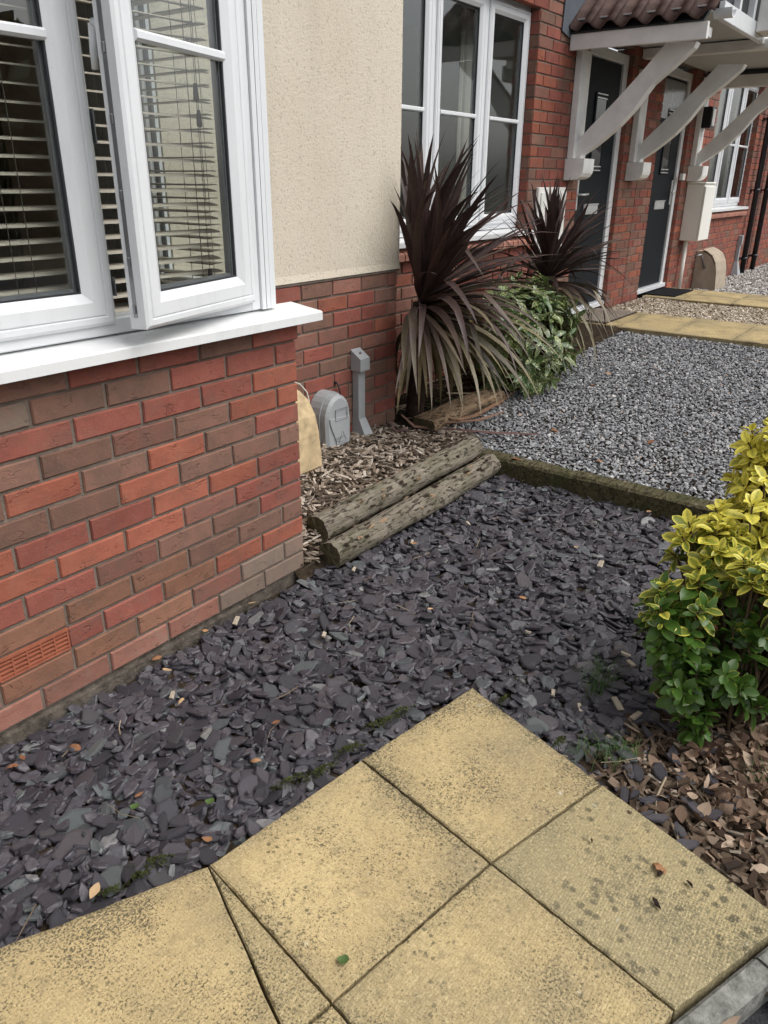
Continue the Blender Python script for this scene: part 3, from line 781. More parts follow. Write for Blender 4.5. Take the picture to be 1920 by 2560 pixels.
# air brick
ab = MB(); ax0, ax1, az0, az1 = -1.2275, -1.0125, 0.1525, 0.2225
ab.box(ax0, ax1, 0.0, 0.03, az0, az0 + .005).box(ax0, ax1, 0.0, 0.03, az1 - .009, az1)
for i in range(6):
    xx = ax0 + (ax1 - ax0 - .005) * i / 5
    ab.box(xx, xx + .005, 0.0015, 0.03, az0 + .005, az1 - .009)
for k in range(4):
    zz = az0 + .0085 + k * .0135
    for i in range(5):
        xx = ax0 + .005 + (ax1 - ax0 - .005) * i / 5
        ab.prism([(xx, 0.002, zz), (xx, 0.022, zz + .004), (xx, 0.022, zz + .009), (xx, 0.002, zz + .0055)], ((ax1 - ax0 - .005) / 5 - .005, 0, 0))
ab.box(ax0, ax1, 0.035, 0.05, az0, az1, 0, 1)
ab.build('air_brick', [plain('terracotta', (0.32, 0.105, 0.06), 0.85, 0.2, 0.15, 30), plain('vent_dark', (0.01, 0.01, 0.01), 1.0)], bay)
# return wall of the bay (+X face) and left return
rt = MB().box(-0.10, -0.007, 0.10, Y1, -0.2, 0.966).box(BAYL + .007, BAYL + .1, 0.1, Y1, -0.2, 0.966).build('return_wall', MORTAR, bay)
for r in range(13):
    za = r * .075 + .0375
    for (a, b) in course_spans(0.05, Y1, r % 2, 0.0):
        put_brick(rt, round(b - a, 3), rand_key(WMAIN), (0.0, (a + b) / 2, za), math.pi / 2)
# plinth of the rendered wall
plw = wall_with_bricks(bay, 'plinth_wall', -0.05, XC, 0.0, 0.975, Y1, [], 0.02, 110, {'R': 4, 'M': 1.5, 'B': 3, 'O': 0.8, 'P': 0.6}, 0, 0.0)
MB().box(-3.4, BAYL + .05, Y1 + .004, Y1 + .1, -.2, 0.975).build('plinth_end', MORTAR, bay)
ptop = MB().box(-0.05, XC + .012, Y1 - .004, Y1 + .1, 0.9755, 0.998).build('plinth_bed', MORTAR, bay)
# corner return of the rendered block
cr = MB().box(XC - .1, XC - .007, Y1 + .1, Y2 + .1, 0, .975).build('corner_wall', MORTAR, bay)
for r in range(13):
    for (a, b) in course_spans(Y1 + .06, Y2, r % 2, 0.04):
        put_brick(cr, round(b - a, 3), rand_key(WMAIN), (XC, (a + b) / 2, r * .075 + .0375), math.pi / 2)
# cream render with bell-cast foot
prof = [(Y1 - .004, 5.2), (Y1 - .004, 1.02), (Y1 - .010, 0.988), (Y1 + .02, 0.99), (Y1 + .1, 0.99), (Y1 + .1, 5.2)]
rm = MB().prism([(-3.4, yy, zz) for yy, zz in prof], (XC + .014 + 3.4 - (-0.0), 0, 0))
# leave the opening behind the bay free: built as three prisms instead
rm = MB()
for xa, xb, zlo in ((-3.4, BAYL, 0), (-0.02, XC + .012, 0)):
    rm.prism([(xa, yy, zz) for yy, zz in prof], (xb - xa, 0, 0))
rm.box(BAYL, -0.02, Y1 - .004, Y1 + .1, 2.42, 5.2)
rm.box(XC - .1, XC + .012, Y1 + .1, Y2 + .1, 0.99, 5.2)
rm.build('cream_render', RENDER, bay)
MB().box(-3.6, 13.5, -0.25, 0.0, 5.2, 5.3).prism([(-3.6, -0.25, 5.3), (-3.6, 4, 8.0), (-3.6, 4, 5.3)], (17.1, 0, 0)).build('roof', TILEM, bay)

# ---- bay window: frame, sashes, panes
def frame_rect(mb, x0, x1, z0, z1, y0, y1, wd, top=None, bot=None, b=0.004, mi=0):
    top = wd if top is None else top; bot = wd if bot is None else bot
    mb.box(x0, x0 + wd, y0, y1, z0, z1, b, mi); mb.box(x1 - wd, x1, y0, y1, z0, z1, b, mi)
    mb.box(x0 + wd - .001, x1 - wd + .001, y0 + .0007, y1 - .0007, z0, z0 + bot, b, mi); mb.box(x0 + wd - .001, x1 - wd + .001, y0 + .0007, y1 - .0007, z1 - top, z1, b, mi)

def sash_mb(w_, z0, z1, stile, bevel=0.018, d=0.055):
    """a casement in its own frame: x 0..w, outer face at y=0; chamfer towards the glass"""
    mb = MB()
    def member(p0, p1, q1, q0):
        # outer edge p0-p1, glass edge q0-q1 : lipped face, flat, chamfer
        P = [Vector(p) for p in (p0, p1, q1, q0)]
        lerp = lambda a, b, t: a + (b - a) * t
        rows = []
        for t, yy in ((0.0, d), (0.0, 0.006), (0.10, 0.0), (0.26, 0.0), (0.30, 0.004), (0.34, 0.0), (0.72, 0.0), (1.0, 0.014), (1.0, d)):
            a_ = lerp(P[0], P[3], t); b_ = lerp(P[1], P[2], t)
            rows.append(((a_.x, yy, a_.z), (b_.x, yy, b_.z)))
        vs = [v for r in rows for v in r]
        mb.add(vs, [(2 * i, 2 * i + 1, 2 * i + 3, 2 * i + 2) for i in range(len(rows) - 1)])
    o = [(0, 0, z0), (w_, 0, z0), (w_, 0, z1), (0, 0, z1)]
    i = [(stile, 0, z0 + stile), (w_ - stile, 0, z0 + stile), (w_ - stile, 0, z1 - stile), (stile, 0, z1 - stile)]
    for k in range(4): member(o[k], o[(k + 1) % 4], i[(k + 1) % 4], i[k])
    return mb

def place(mb, origin, ang):
    c, s = math.cos(ang), math.sin(ang)
    mb.v = [(origin[0] + x * c - y * s, origin[1] + x * s + y * c, z + origin[2]) for x, y, z in mb.v]; return mb

def casement(parent, origin, w_, z0, z1, stile, ang=0.0, bar=None, handle=False):
    s = place(sash_mb(w_, z0, z1, stile), origin, ang).build('sash', UPVC, parent)
    g = MB().box(stile - .004, w_ - stile + .004, 0.026, 0.030, z0 + stile - .004, z1 - stile + .004)
    place(g, origin, ang).build('pane', GLASS, parent)
    gk = MB(); frame_rect(gk, stile - .001, w_ - stile + .001, z0 + stile - .001, z1 - stile + .001, 0.016, 0.025, 0.006, b=0)
    frame_rect(gk, stile - .001, w_ - stile + .001, z0 + stile - .001, z1 - stile + .001, 0.031, 0.048, 0.013, b=0, mi=1)
    place(gk, origin, ang).build('gasket', [GASKET, SPACER], parent)
    if bar:
        bb = MB().prism([(stile, .012, bar - .013), (stile, .004, bar - .007), (stile, .004, bar + .007), (stile, .012, bar + .013), (stile, .024, bar + .013), (stile, .024, bar - .013)], (w_ - 2 * stile, 0, 0))
        place(bb, origin, ang).build('glazing_bar', UPVC, parent)
    return s

WZ0, WZ1 = 1.018, 2.34
FY = 0.03
win = MB()
FX0, FX1 = BAYL + .06, -0.062
mull = [(-0.735, -0.67)]
frame_rect(win, FX0 + .075, FX1 - .07, WZ0, WZ1, FY, FY + .07, 0.042, 0.05, 0.045, 0.004)
for mx in (-1.315, -0.722): win.box(mx - .028, mx + .028, FY + .001, FY + .069, WZ0 + .04, WZ1 - .045, 0.004)
for xa, xb in ((FX1 - .07, FX1), (FX0, FX0 + .075)):               # corner posts with grooves
    sgn = 1
    for u0, u1, dy in ((0, .25, 0.0), (.25, .30, .008), (.30, .55, 0.0), (.55, .60, .008), (.60, .88, .002), (.88, 1.0, .006)):
        win.box(xa + (xb - xa) * u0, xa + (xb - xa) * u1, FY - .008 + dy, FY + .07, WZ0 + .0005, WZ1 - .0005)
# side frames of the bay, facing +X
side = MB(); sx = FX1 - .004
side.box(sx - .06, sx, FY + .07, FY + .12, WZ0, WZ1, .004).box(sx - .06, sx, Y1 - .055, Y1, WZ0, WZ1, .004)
side.box(sx - .059, sx - .001, FY + .12, Y1 - .055, WZ0, WZ0 + .075, .004).box(sx - .059, sx - .001, FY + .12, Y1 - .055, WZ1 - .075, WZ1, .004)
bay_win = win.build('bay_window', UPVC, bay)
side.build('side_frame', UPVC, bay_win)
MB().box(sx - .034, sx - .030, FY + .118, Y1 - .053, WZ0 + .07, WZ1 - .07).build('pane', GLASS, bay_win)
sg = MB()
for ya in (FY + .121, Y1 - .059): sg.box(sx - .040, sx - .020, ya, ya + .003, WZ0 + .075, WZ1 - .075)
sg.build('gasket', GASKET, bay_win)
MB().box(FX0 + .004, FX0 + .06, FY + .07, Y1, WZ0, WZ1).build('side_panel', UPVC, bay_win)
# left fixed-looking casements and the open one
casement(bay_win, (-1.290, FY - .014, 0), 0.585, WZ0 + .030, WZ1 - .03, 0.088, 0, 1.728)
casement(bay_win, (-1.865, FY - .014, 0), 0.545, WZ0 + .030, WZ1 - .03, 0.088, 0, 1.728)
HX, HY, ANG, SW = -0.168, FY - .018, math.radians(14.5), 0.562
og = (HX - SW * math.cos(ANG), HY - SW * math.sin(ANG), 0)
casement(bay_win, og, SW, WZ0 + .030, WZ1 - .03, 0.088, ANG, 1.738)
eb = MB().box(-0.0015, 0.0, 0.030, 0.042, WZ0 + .06, WZ1 - .06)
for zz in (1.10, 1.22, 1.38, 1.55, 1.70, 1.83): eb.box(-.006, -.001, 0.031, .041, zz - .012, zz + .012, .002)
place(eb, og, ANG).build('lock_strip', DARKMETAL, bay_win)
hd = MB().tube([(.03, .058, 1.755), (.03, .085, 1.755)], .012, 10).tube([(.03, .085, 1.755), (.03, .092, 1.70), (.03, .095, 1.66)], [.012, .010, .008], 10)
place(hd, og, ANG).build('window_handle', UPVC, bay_win)
st = MB().box(-.69, -.686, FY - .002, FY + .02, 1.50, 1.58).box(-.69, -.686, FY - .002, FY + .02, 1.12, 1.17)
st.build('keep_plate', DARKMETAL, bay_win)
# sill: front and side, joined at the corner
sp = [(-0.068, .968), (-0.068, .995), (-0.062, .999), (FY + .05, WZ0 - .001), (FY + .05, .968)]
sl_ = MB().prism([(BAYL - .068, yy, zz) for yy, zz in sp], (0.068 - BAYL + .068 - .0001, 0, 0))
sl_.prism([(0.0685, FY + .0505, .968), (0.0685, FY + .0505, .995), (.062, FY + .0505, .999), (-.068, FY + .0505, WZ0 - .0015), (-.068, FY + .0505, .968)], (0, Y1 - FY - .058, 0))
sl_.build('sill', UPVC2, bay)
MB().box(BAYL - .04, 0.04, -0.03, Y1 - .005, WZ1 + .002, WZ1 + .1).build('bay_roof', LEADM, bay)
# dead leaves and dirt on the sill under the open casement are left as small debris
# ---- interior of the bay house
room = MB()
room.box(-3.2, 1.3, 2.3, 2.4, 0, 2.6, 0, 0).box(-3.3, -3.2, 0.75, 4, 0, 2.6, 0, 0).box(1.3, 1.35, 0.75, 4, 0, 2.6, 0, 0)
room.box(-3.3, 1.35, 0.71, 4, 2.42, 2.5, 0, 2).box(-3.3, 1.35, 0.72, 4, -.05, 0.3, 0, 1)
room.box(-3.3, BAYL, .702, .75, 0.0, 2.6, 0, 0).box(-0.06, 1.35, .702, .75, 0, 2.6, 0, 0)
room.box(BAYL + .1, -0.11, 0.101, .71, .90, 0.985, 0, 2)
room.build('room_interior', [ROOMW, FLOORM, ROOMG], bay)
pn = MB()
for i in range(5):                                              # boarded reveal beside the bay's return window
    pn.box(-0.155 - .0, -0.130, Y1 + .004 + i * .052, Y1 + .004 + i * .052 + .049, 0.99, 2.41, .002)
for o_ in range(5): pass
pn.build('panelled_reveal', ROOMG, bay)
tbl = MB().box(-1.6, -0.6, 1.0, 1.9, .95, .99)
tbl.build('table_top', plain('dark_wood', (0.06, 0.03, 0.018), 0.35), bay)

cup = thing('cupboard', 'plain brown cupboard standing indoors behind the open casement', 'cupboard', (.2, 1.05, 0))
CUPM = plain('brown_cupboard', (0.66, 0.49, 0.39), 0.6, 0.2, 0.05, 4)
MB().box(-.16, .75, .96, 1.4, .3, 2.4, .004).build('carcass', CUPM, cup)
for xa, xb in ((-.155, .29), (.295, .745)): MB().box(xa, xb, .94, .959, .34, 2.38, .003).build('cupboard_door', CUPM, cup)

# blinds: every slat a part
blind = thing('venetian_blind', 'taupe wooden slatted blind hanging across the front of the bay window', 'blind', (-1.0, .15, 1.05))
def slat_mesh(name, L, wd, axis, tilt):
    mb = MB(); n = 3; prof = [(-wd / 2, 0), (0, .0018), (wd / 2, 0)]
    ct, st_ = math.cos(tilt), math.sin(tilt)
    pr = [(u * ct - v * st_, u * st_ + v * ct) for u, v in prof]; pr = pr + [(u, v - .003) for u, v in pr[::-1]]
    if axis == 'x': mb.prism([(-L / 2, u, v) for u, v in pr], (L, 0, 0))
    else: mb.prism([(u, -L / 2, v) for u, v in pr], (0, L, 0))
    return mb.mesh(name, BLIND)
sm_ = slat_mesh('slat', 1.60, .05, 'x', math.radians(7)); zt = 1.062; k = 0
while zt < 2.28:
    o = bpy.data.objects.new('slat', sm_); link(o, blind, (-1.0 + random.uniform(-.002, .002), .155, zt)); o.rotation_euler = (random.uniform(-.03, .03), random.uniform(-.0015, .0015), 0)
    zt += .0408
cd = MB()
for x in (-1.72, -1.22, -0.86, -0.50, -0.285):
    for dy in (-.026, .026): cd.tube([(x, .155 + dy, 1.06), (x, .155 + dy, 2.3)], .0011, 5)
for x in (-.262, -.256, -0.915): cd.tube([(x, .122, 1.35 if x > -.26 else 1.06), (x, .122, 2.3)], .0011, 5)
cd.build('cord', CORD, blind)
for (x, z) in ((-.262, 1.655), (-.257, 1.585), (-.262, 1.13)):
    MB().tube([(x, .122, z + .022), (x, .122, z + .006), (x, .122, z - .02), (x, .122, z - .024)], [.005, .0075, .009, .004], 10).build('tassel', TASSEL, blind)
MB().box(-1.8, -.2, .125, .185, 2.28, 2.33).build('head_rail', BLIND, blind)
blind2 = thing('venetian_blind', 'shorter slatted blind hanging across the return side of the bay window', 'blind', (-.155, .36, 1.05))
sm2 = slat_mesh('slat', 0.36, .05, 'y', math.radians(3)); zt = 1.075
while zt < 2.28:
    o = bpy.data.objects.new('slat', sm2); link(o, blind2, (-.155, .385, zt)); o.rotation_euler = (0, random.uniform(-.03, .03), 0); zt += .0408
cd = MB()
for yv in (.25, .50):
    for dx in (-.026, .026): cd.tube([(-.155 + dx, yv, 1.07), (-.155 + dx, yv, 2.3)], .0011, 5)
cd.build('cord', CORD, blind2)
MB().box(-.185, -.125, .20, .57, 2.28, 2.33).build('head_rail', BLIND, blind2)

# ---- neighbouring houses
PX = 5.72
hb = thing('brick_house', 'red brick house whose triple window stands behind the purple palms', 'house', (3.6, Y2, 0))
hc = thing('brick_house', 'farther red brick house with patterned glass in its black door', 'house', (9, Y2, 0))
W1 = (1.70, 3.50, 1.10, 2.50); D1 = (4.42, 5.40, .30, 2.43)
W2 = (8.05, 10.13, 1.12, 2.60); D2 = (6.27, 7.27, .30, 2.47)
def rev(h, d=.03): return (h[0], h[1], h[2], h[3])
Wx1 = (1.66, 3.472, 1.035, 2.51); Wx2 = (8.05, 10.04, 1.05, 2.60); Dx1 = (4.36, 5.285, 0.0, 2.45); Dx2 = (6.16, 7.10, 0.0, 2.48)
wall_with_bricks(hb, 'front_wall', XC, PX - .004, 0.0, 2.95, Y2, [Wx1, Dx1], 3.4725, 270, WMAIN)
wall_with_bricks(hc, 'front_wall', PX + .006, 13.2, 0.0, 2.95, Y2, [Wx2, Dx2], PX + .006, 285, WMAIN)
MB().box(XC, PX - .004, Y2 + .006, Y2 + .1, 2.95, 5.2).build('upper_wall', BR['R'], hb)
MB().box(PX + .006, 13.2, Y2 + .006, Y2 + .1, 2.95, 5.2).build('upper_wall', BR['R'], hc)

def reveals(parent, h, d=0.10):
    mb = MB(); x0, x1, z0, z1 = h
    body = MB().box(x0 - .06, x0 - .0095, Y2 + .05, Y2 + d + .06, z0, z1).box(x1 + .0095, x1 + .06, Y2 + .05, Y2 + d + .06, z0, z1).box(x0, x1, Y2 + .1, Y2 + d + .06, z1 + .0, z1 + .05).build('reveal', MORTAR, parent)
    r = 0
    while r * .075 < z1:
        zc = r * .075 + .0375
        if zc > z0 and zc < z1:
            for xx, yaw in ((x0, math.pi / 2), (x1, -math.pi / 2)):
                if xx == x0: continue
                put_brick(body, 0.095 if d < .12 else .1, rand_key({'R': 4, 'O': 2, 'B': 2}), (xx, Y2 + .051 + .004, zc), yaw)
        r += 1
for hh, p in ((Wx1, hb), (Dx1, hb), (Wx2, hc), (Dx2, hc)): reveals(p, hh)

def triple_window(parent, x0, x1, z0, z1, y, bar, lights, sillx, name='window'):
    fr = MB(); frame_rect(fr, x0, x1, z0, z1, y, y + .07, .045, .05, .05, .004)
    n = lights; wid = (x1 - x0) / n
    for i in range(1, n): fr.box(x0 + wid * i - .03, x0 + wid * i + .03, y + .001, y + .069, z0 + .045, z1 - .045, .004)
    f = fr.build(name, UPVC, parent)
    for i in range(n):
        a = x0 + wid * i + (.035 if i == 0 else .022); b = x0 + wid * (i + 1) - (.035 if i == n - 1 else .022)
        casement(f, (a, y - .012, 0), b - a, z0 + .035, z1 - .04, .068, 0, bar)
    MB().prism([(sillx[0], Y2 - .05, z0 - .045), (sillx[0], Y2 - .05, z0 - .018), (sillx[0], y + .05, z0 - .001), (sillx[0], y + .05, z0 - .045)], (sillx[1] - sillx[0], 0, 0)).build('sill', UPVC2, f)
    # sloping brick sill
    sb = MB().box(sillx[0], sillx[1], Y2 + .0, Y2 + .1, z0 - .125, z0 - .0465).build('sill_bed', MORTAR, f)
    x = sillx[0] + .005; me = None
    while x < sillx[1] - .03:
        o = MB().prism([(0, -.045, -.05), (0, -.048, -.012), (0, .03, .020), (0, .03, -.05)], (.065, 0, 0))
        if me is None: me = o.mesh('brick', SILLBRICK)
        ob = bpy.data.objects.new('brick', me); link(ob, sb, (x, Y2, z0 - .07)); x += .075
    return f
w1 = triple_window(hb, 1.69, 3.502, 1.10, 2.50, .96, 1.797, 3, (1.64, 3.53))
w2 = triple_window(hc, 8.07, 10.13, 1.13, 2.60, .96, 1.85, 3, (8.0, 10.12))
MB().box(7.95, 10.2, Y2 - .02, Y2 + .05, 2.603, 2.68).build('lintel', STONEL, hc)
MB().box(9.2, 9.75, .935, .957, 2.535, 2.575, .004).build('trickle_vent', UPVC, w2)
for p, x0, x1, nm in ((hb, 1.56, 4.3, 0), (hc, 7.4, 11.5, 1)):
    rm_ = MB().box(x0, x1, 3.6, 3.7, .3, 2.7).box(x0 - .05, x0, 1.04, 3.7, .3, 2.7).box(x1, x1 + .05, 1.04, 3.7, .3, 2.7).box(x0, x1, 1.04, 3.7, 2.62, 2.7).box(x0, x1, 1.04, 3.7, .25, .3)
    rm_.build('room_interior', ROOMD, p)
def curtain(parent, x0, x1, y, z0, z1):
    mb = MB(); n = 22; vs = []
    for i in range(n + 1):
        x = x0 + (x1 - x0) * i / n; yy = y + .022 * math.sin(i * 1.9) + .008 * math.sin(i * .7)
        vs += [(x, yy, z0), (x, yy, z1)]
    mb.add(vs, [(2 * i, 2 * i + 2, 2 * i + 3, 2 * i + 1) for i in range(n)], 0, True)
    mb.build('curtain', CURTAIN, parent)
curtain(w1, 3.02, 3.26, 1.22, .95, 2.45)
curtain(w2, 8.12, 8.35, 1.15, .95, 2.55); curtain(w2, 9.0, 9.18, 1.15, .95, 2.55); curtain(w2, 9.85, 10.08, 1.15, .95, 2.55)

def front_door(parent, fx0, fx1, z0, z1, lx0, lx1, handle_x, hinge_right, top_glass):
    fy = .922
    fr = MB().box(fx0, lx0 - .003, fy, fy + .07, z0, z1, .004).box(lx1 + .003, fx1, fy, fy + .07, z0, z1, .004).box(lx0 - .004, lx1 + .004, fy + .001, fy + .069, z1 - .075, z1, .004)
    fr.box(fx0, fx1, fy - .03, fy + .09, z0 - .0, z0 + .045, .004)
    f = fr.build('door_frame', UPVC, parent)
    lz0, lz1 = z0 + .05, z1 - .08
    lf = MB(); lf.box(lx0, lx1, fy + .02, fy + .065, lz0, lz1, .003)
    cx = (lx0 + lx1) / 2
    leaf = lf.build('door', DOORM, parent)
    # raised panels and narrow glazed slot
    pm = MB(); frame_rect(pm, cx - .13, cx + .13, lz0 + 1.10, lz0 + 1.70, fy + .008, fy + .02, .03, b=.004)
    for zz in (lz0 + .16,): pm.box(lx0 + .06, lx1 - .06, fy + .0185, fy + .021, zz, zz + .006)
    pm.build('panel_moulding', DOORM, leaf)
    MB().box(cx - .1, cx + .1, fy + .012, fy + .021, lz0 + 1.13, lz0 + 1.67).build('door_glass', DGLASS, leaf)
    tr = MB()
    for zz in (lz0 + 1.685, lz0 + 1.655, lz0 + 1.145, lz0 + 1.115): tr.box(cx - .115, cx + .1, fy + .003, fy + .009, zz, zz + .009)
    tr.build('chrome_trim', CHROME, leaf)
    if top_glass:
        MB().box(lx0 + .02, lx1 - .02, fy + .012, fy + .022, lz1 - .36, lz1 - .02).build('top_glass', SWIRL, leaf)
        MB().box(lx0 + .015, lx1 - .015, fy + .008, fy + .0215, lz1 - .375, lz1 - .36).build('glass_bead', DOORM, leaf)
    lp = MB().box(cx - .15, cx + .15, fy + .008, fy + .02, lz0 + .77, lz0 + .855, .003); lp.box(cx - .125, cx + .125, fy + .004, fy + .009, lz0 + .785, lz0 + .832, .002)
    lp.box(cx - .15, cx + .15, fy + .0, fy + .01, lz0 + .845, lz0 + .856, .002)
    lp.build('letter_plate', CHROME, leaf)
    hz = lz0 + .93; d = 1 if handle_x < cx else -1
    hm = MB().box(handle_x - .015, handle_x + .015, fy + .008, fy + .02, hz - .12, hz + .12, .003).tube([(handle_x, fy + .015, hz), (handle_x, fy - .03, hz), (handle_x + d * .02, fy - .035, hz), (handle_x + d * .12, fy - .035, hz + .004)], .009, 8)
    hm.build('handle', CHROME, leaf)
front_door(hb, 4.325, 5.279, .335, 2.40, 4.43, 5.185, 4.49, True, False)
front_door(hc, 6.165, 7.094, .335, 2.43, 6.255, 7.01, 6.96, False, True)

# ---- porch canopy
can = thing('porch_canopy', 'white timber gabled porch canopy with brown tiles over both doors', 'canopy', (PX, .4, 2.3))
def bracket(x, wd=.09):
    MB().box(x - .02, x + .15, Y2 - .055, Y2 - .001, 1.58, 2.31, .004).build('wall_post', WHITEWOOD, can)
    cb = MB(); pf = [(Y2 - .001, 1.425), (Y2 - .001, 1.578), (Y2 - .155, 1.578), (Y2 - .155, 1.50)]
    for a in (20, 45, 70, 90): pf.append((Y2 - .155 + .075 * (1 - math.cos(math.radians(a))), 1.50 - .07 * math.sin(math.radians(a))))
    cb.prism([(x - .04, yy, zz) for yy, zz in pf], (.20, 0, 0)).build('corbel', WHITEWOOD, can)
    up = [(.826, 1.70), (.74, 1.79), (.64, 1.885), (.513, 2.01), (.37, 2.16), (.235, 2.31)]
    lo = [(.03, 2.30), (.045, 2.265), (.17, 2.16), (.30, 2.06), (.414, 1.905), (.513, 1.80), (.623, 1.712), (.70, 1.655), (.784, 1.605), (.79, 1.579), (.838, 1.579)]
    MB().prism([(x + .03, yy, zz) for yy, zz in up + lo], (wd, 0, 0)).build('brace', WHITEWOOD, can)
for x in (4.11, 5.44, 7.30): bracket(x)
fz = [(2.285, 2.39), (2.40, 2.47), (2.30, 2.39)]
MB().box(3.95, 3.985, -.085, .872, 2.285, 2.385, .003).build('eaves_board', WHITEWOOD, can)
MB().box(4.0, 4.15, -.06, .872, 2.312, 2.37, .003).box(5.44, 5.55, -.24, .872, 2.312 + .08, 2.465, .003).box(7.30, 7.42, -.06, .872, 2.312, 2.42, .003).build('bracket_arm', WHITEWOOD, can)
MB().box(4.22, 7.25, -.10, -.06, 2.425, 2.535, .004).build('tie_beam', UPVC, can)
MB().box(5.43, 5.60, -.275, -.241, 2.29, 2.425, .003).build('beam_end', UPVC, can)
MB().box(3.99, 7.55, -.055, .87, 2.475, 2.485).build('soffit', SOFFIT, can)
gp = MB().prism([(4.3, -.05, 2.536), (7.15, -.05, 2.536), (PX, -.05, 3.45)], (0, .02, 0)).build('gable_panel', GASKET, can)
for px_, wd in ((4.62, .05), (5.02, .06), (PX, .1), (6.4, .06), (6.85, .05)):
    h = 2.535 + (1 - abs(px_ - PX) / 1.43) * .88
    MB().box(px_ - wd / 2, px_ + wd / 2, -.095, -.051, 2.536, h).build('gable_stud', UPVC, can)
MB().box(5.10, 5.40, -.30, -.103, 2.466, 3.3, .004).build('king_post', WHITEWOOD, can)
MB().box(5.12, 5.42, -.302, -.299, 2.47, 3.3).build('post_face', UPVC, can)
# pantiles on the left slope, each its own piece
slope = math.radians(36)
def tile_mesh():
    mb = MB(); L = .36; vs = []; nx = 8; wd = .172
    cs, sn = math.cos(slope), math.sin(slope)
    for s_, th in ((0, 0), (1, 0)):
        for i in range(nx + 1):
            u = i / nx; zz = .028 * math.sin(2 * math.pi * u + .5)
            for dz in (0, .012):
                lx = s_ * L; vs.append((lx * cs - (zz + dz) * sn, (u - .5) * wd, lx * sn + (zz + dz) * cs))
    n = 2 * (nx + 1); fs = []
    for i in range(nx):
        a, b = 2 * i, 2 * i + 2
        fs += [(a + 1, b + 1, n + b + 1, n + a + 1), (a, n + a, n + b, b), (a, b, b + 1, a + 1), (n + a, n + a + 1, n + b + 1, n + b)]
    fs += [(0, 1, n + 1, n), (2 * nx, n + 2 * nx, n + 2 * nx + 1, 2 * nx + 1)]
    mb.add(vs, fs, 0, True); return mb.mesh('roof_tile', TILEM)
tm = tile_mesh()
roof = MB().prism([(3.93, -.06, 2.392), (PX, -.06, 2.392 + (PX - 3.93) * math.tan(slope)), (PX, -.06, 2.37 + (PX - 3.93) * math.tan(slope)), (3.96, -.06, 2.388)], (0, .93, 0))
roof.prism([(PX, -.06, 2.392 + (PX - 3.93) * math.tan(slope)), (7.52, -.06, 2.392), (7.49, -.06, 2.388), (PX, -.06, 2.37 + (PX - 3.93) * math.tan(slope))], (0, .93, 0))
roof = roof.build('roof_slope', GASKET, can)
for r in range(7):
    for k in range(6):
        o = bpy.data.objects.new('roof_tile', tm)
        d = r * .30
        link(o, roof, (3.905 + d * math.cos(slope), .79 - k * .167, 2.40 + d * math.sin(slope) + .012 + .004 * random.random())); o.rotation_euler = (0, -.03, 0)
# stepped lead flashing on the wall
fl = MB(); s0 = (3.78, 2.40)
fl.prism([(3.80, Y2 - .012, 2.39), (3.93, Y2 - .012, 2.36), (PX, Y2 - .012, 2.44 + (PX - 3.93) * math.tan(slope)), (PX, Y2 - .012, 2.63 + (PX - 3.93) * math.tan(slope)), (3.82, Y2 - .012, 2.66)], (0, .008, 0))
fl.build('lead_flashing', LEADM, can)
gt = MB(); pf = [(math.cos(a) * .055, math.sin(a) * .055) for a in np.linspace(math.pi, 2 * math.pi, 9)]; pf = pf + [(x * .88, z * .88) for x, z in pf[::-1]]
gt.prism([(4.16 + x, -.18, 2.475 + z) for x, z in pf], (0, .12, 0), 0, False).build('gutter', UPVC, can)

# ================================================================== FIXTURES ON THE WALLS
def profile_dome(name, label, x0, x1, ybase, z0, z1, depth, mat, lip=True):
    t = thing(name, label, 'meter box', ((x0 + x1) / 2, ybase, z0))
    H = z1 - z0; pf = [(0, 0), (depth, 0), (depth * .93, H * .45), (depth * .84, H * .68), (depth * .66, H * .86), (depth * .42, H * .955), (depth * .22, H), (0, H)]
    MB().prism([(x0, ybase - u, z0 + v) for u, v in pf], (x1 - x0, 0, 0)).build('housing', mat, t)
    pl = [(u + .008, v + .004) for u, v in pf[1:7]]; il = [(u, v - .004) for u, v in pf[1:7]]
    ring = pl + il[::-1]
    MB().prism([(x0 - .006, ybase - u, z0 + .02 + v) for u, v in ring], (x1 - x0 + .012, 0, 0), 0).build('front_cover', mat, t)
    return t
nd = profile_dome('gas_meter_box', 'sandstone coloured meter housing partly hidden behind the bay corner', .14, .545, Y1 - .004, .165, .515, .215, STONEP)
fdm = profile_dome('gas_meter_box', 'weathered beige domed meter housing against the far brick wall', 8.10, 8.55, Y2 - .004, .20, .655, .275, STONED)
MB().tube([(7.96, .85, .60), (8.02, .80, .62), (8.06, .78, .55), (8.08, .75, .46)], .012, 8).build('pipe', DARKMETAL, fdm)

# grey semi-concealed meter cover (arched front)
mc = thing('meter_cover', 'grey arched meter cover low on the rendered wall beside the conduit', 'meter cover', (.80, Y1, .19))
cx, hw, zb, zm, yf = 0.815, 0.096, .185, .33, Y1 - .115
def arch(hw_, top, inset=0.0, z0=None):
    z0 = zb if z0 is None else z0
    pts = [(cx - hw_ * .93, z0), (cx + hw_ * .93, z0), (cx + hw_, zm)]
    for i in range(1, 12):
        a = math.pi * i / 12; pts.append((cx + hw_ * math.cos(a), zm + (top - zm) * math.sin(a)))
    pts.append((cx - hw_, zm)); return pts
MB().prism([(x, Y1 - .002, z) for x, z in arch(hw + .006, .462)], (0, -.07, 0), 0).build('back_box', GREYP, mc)
cvb = MB(); A0 = arch(hw, .452); A1 = arch(hw - .016, .434, z0=zb + .012); n = len(A0)
vs = [(x, Y1 - .074, z) for x, z in A0] + [(x, yf + .012, z) for x, z in A0] + [(x, yf, z) for x, z in A1]
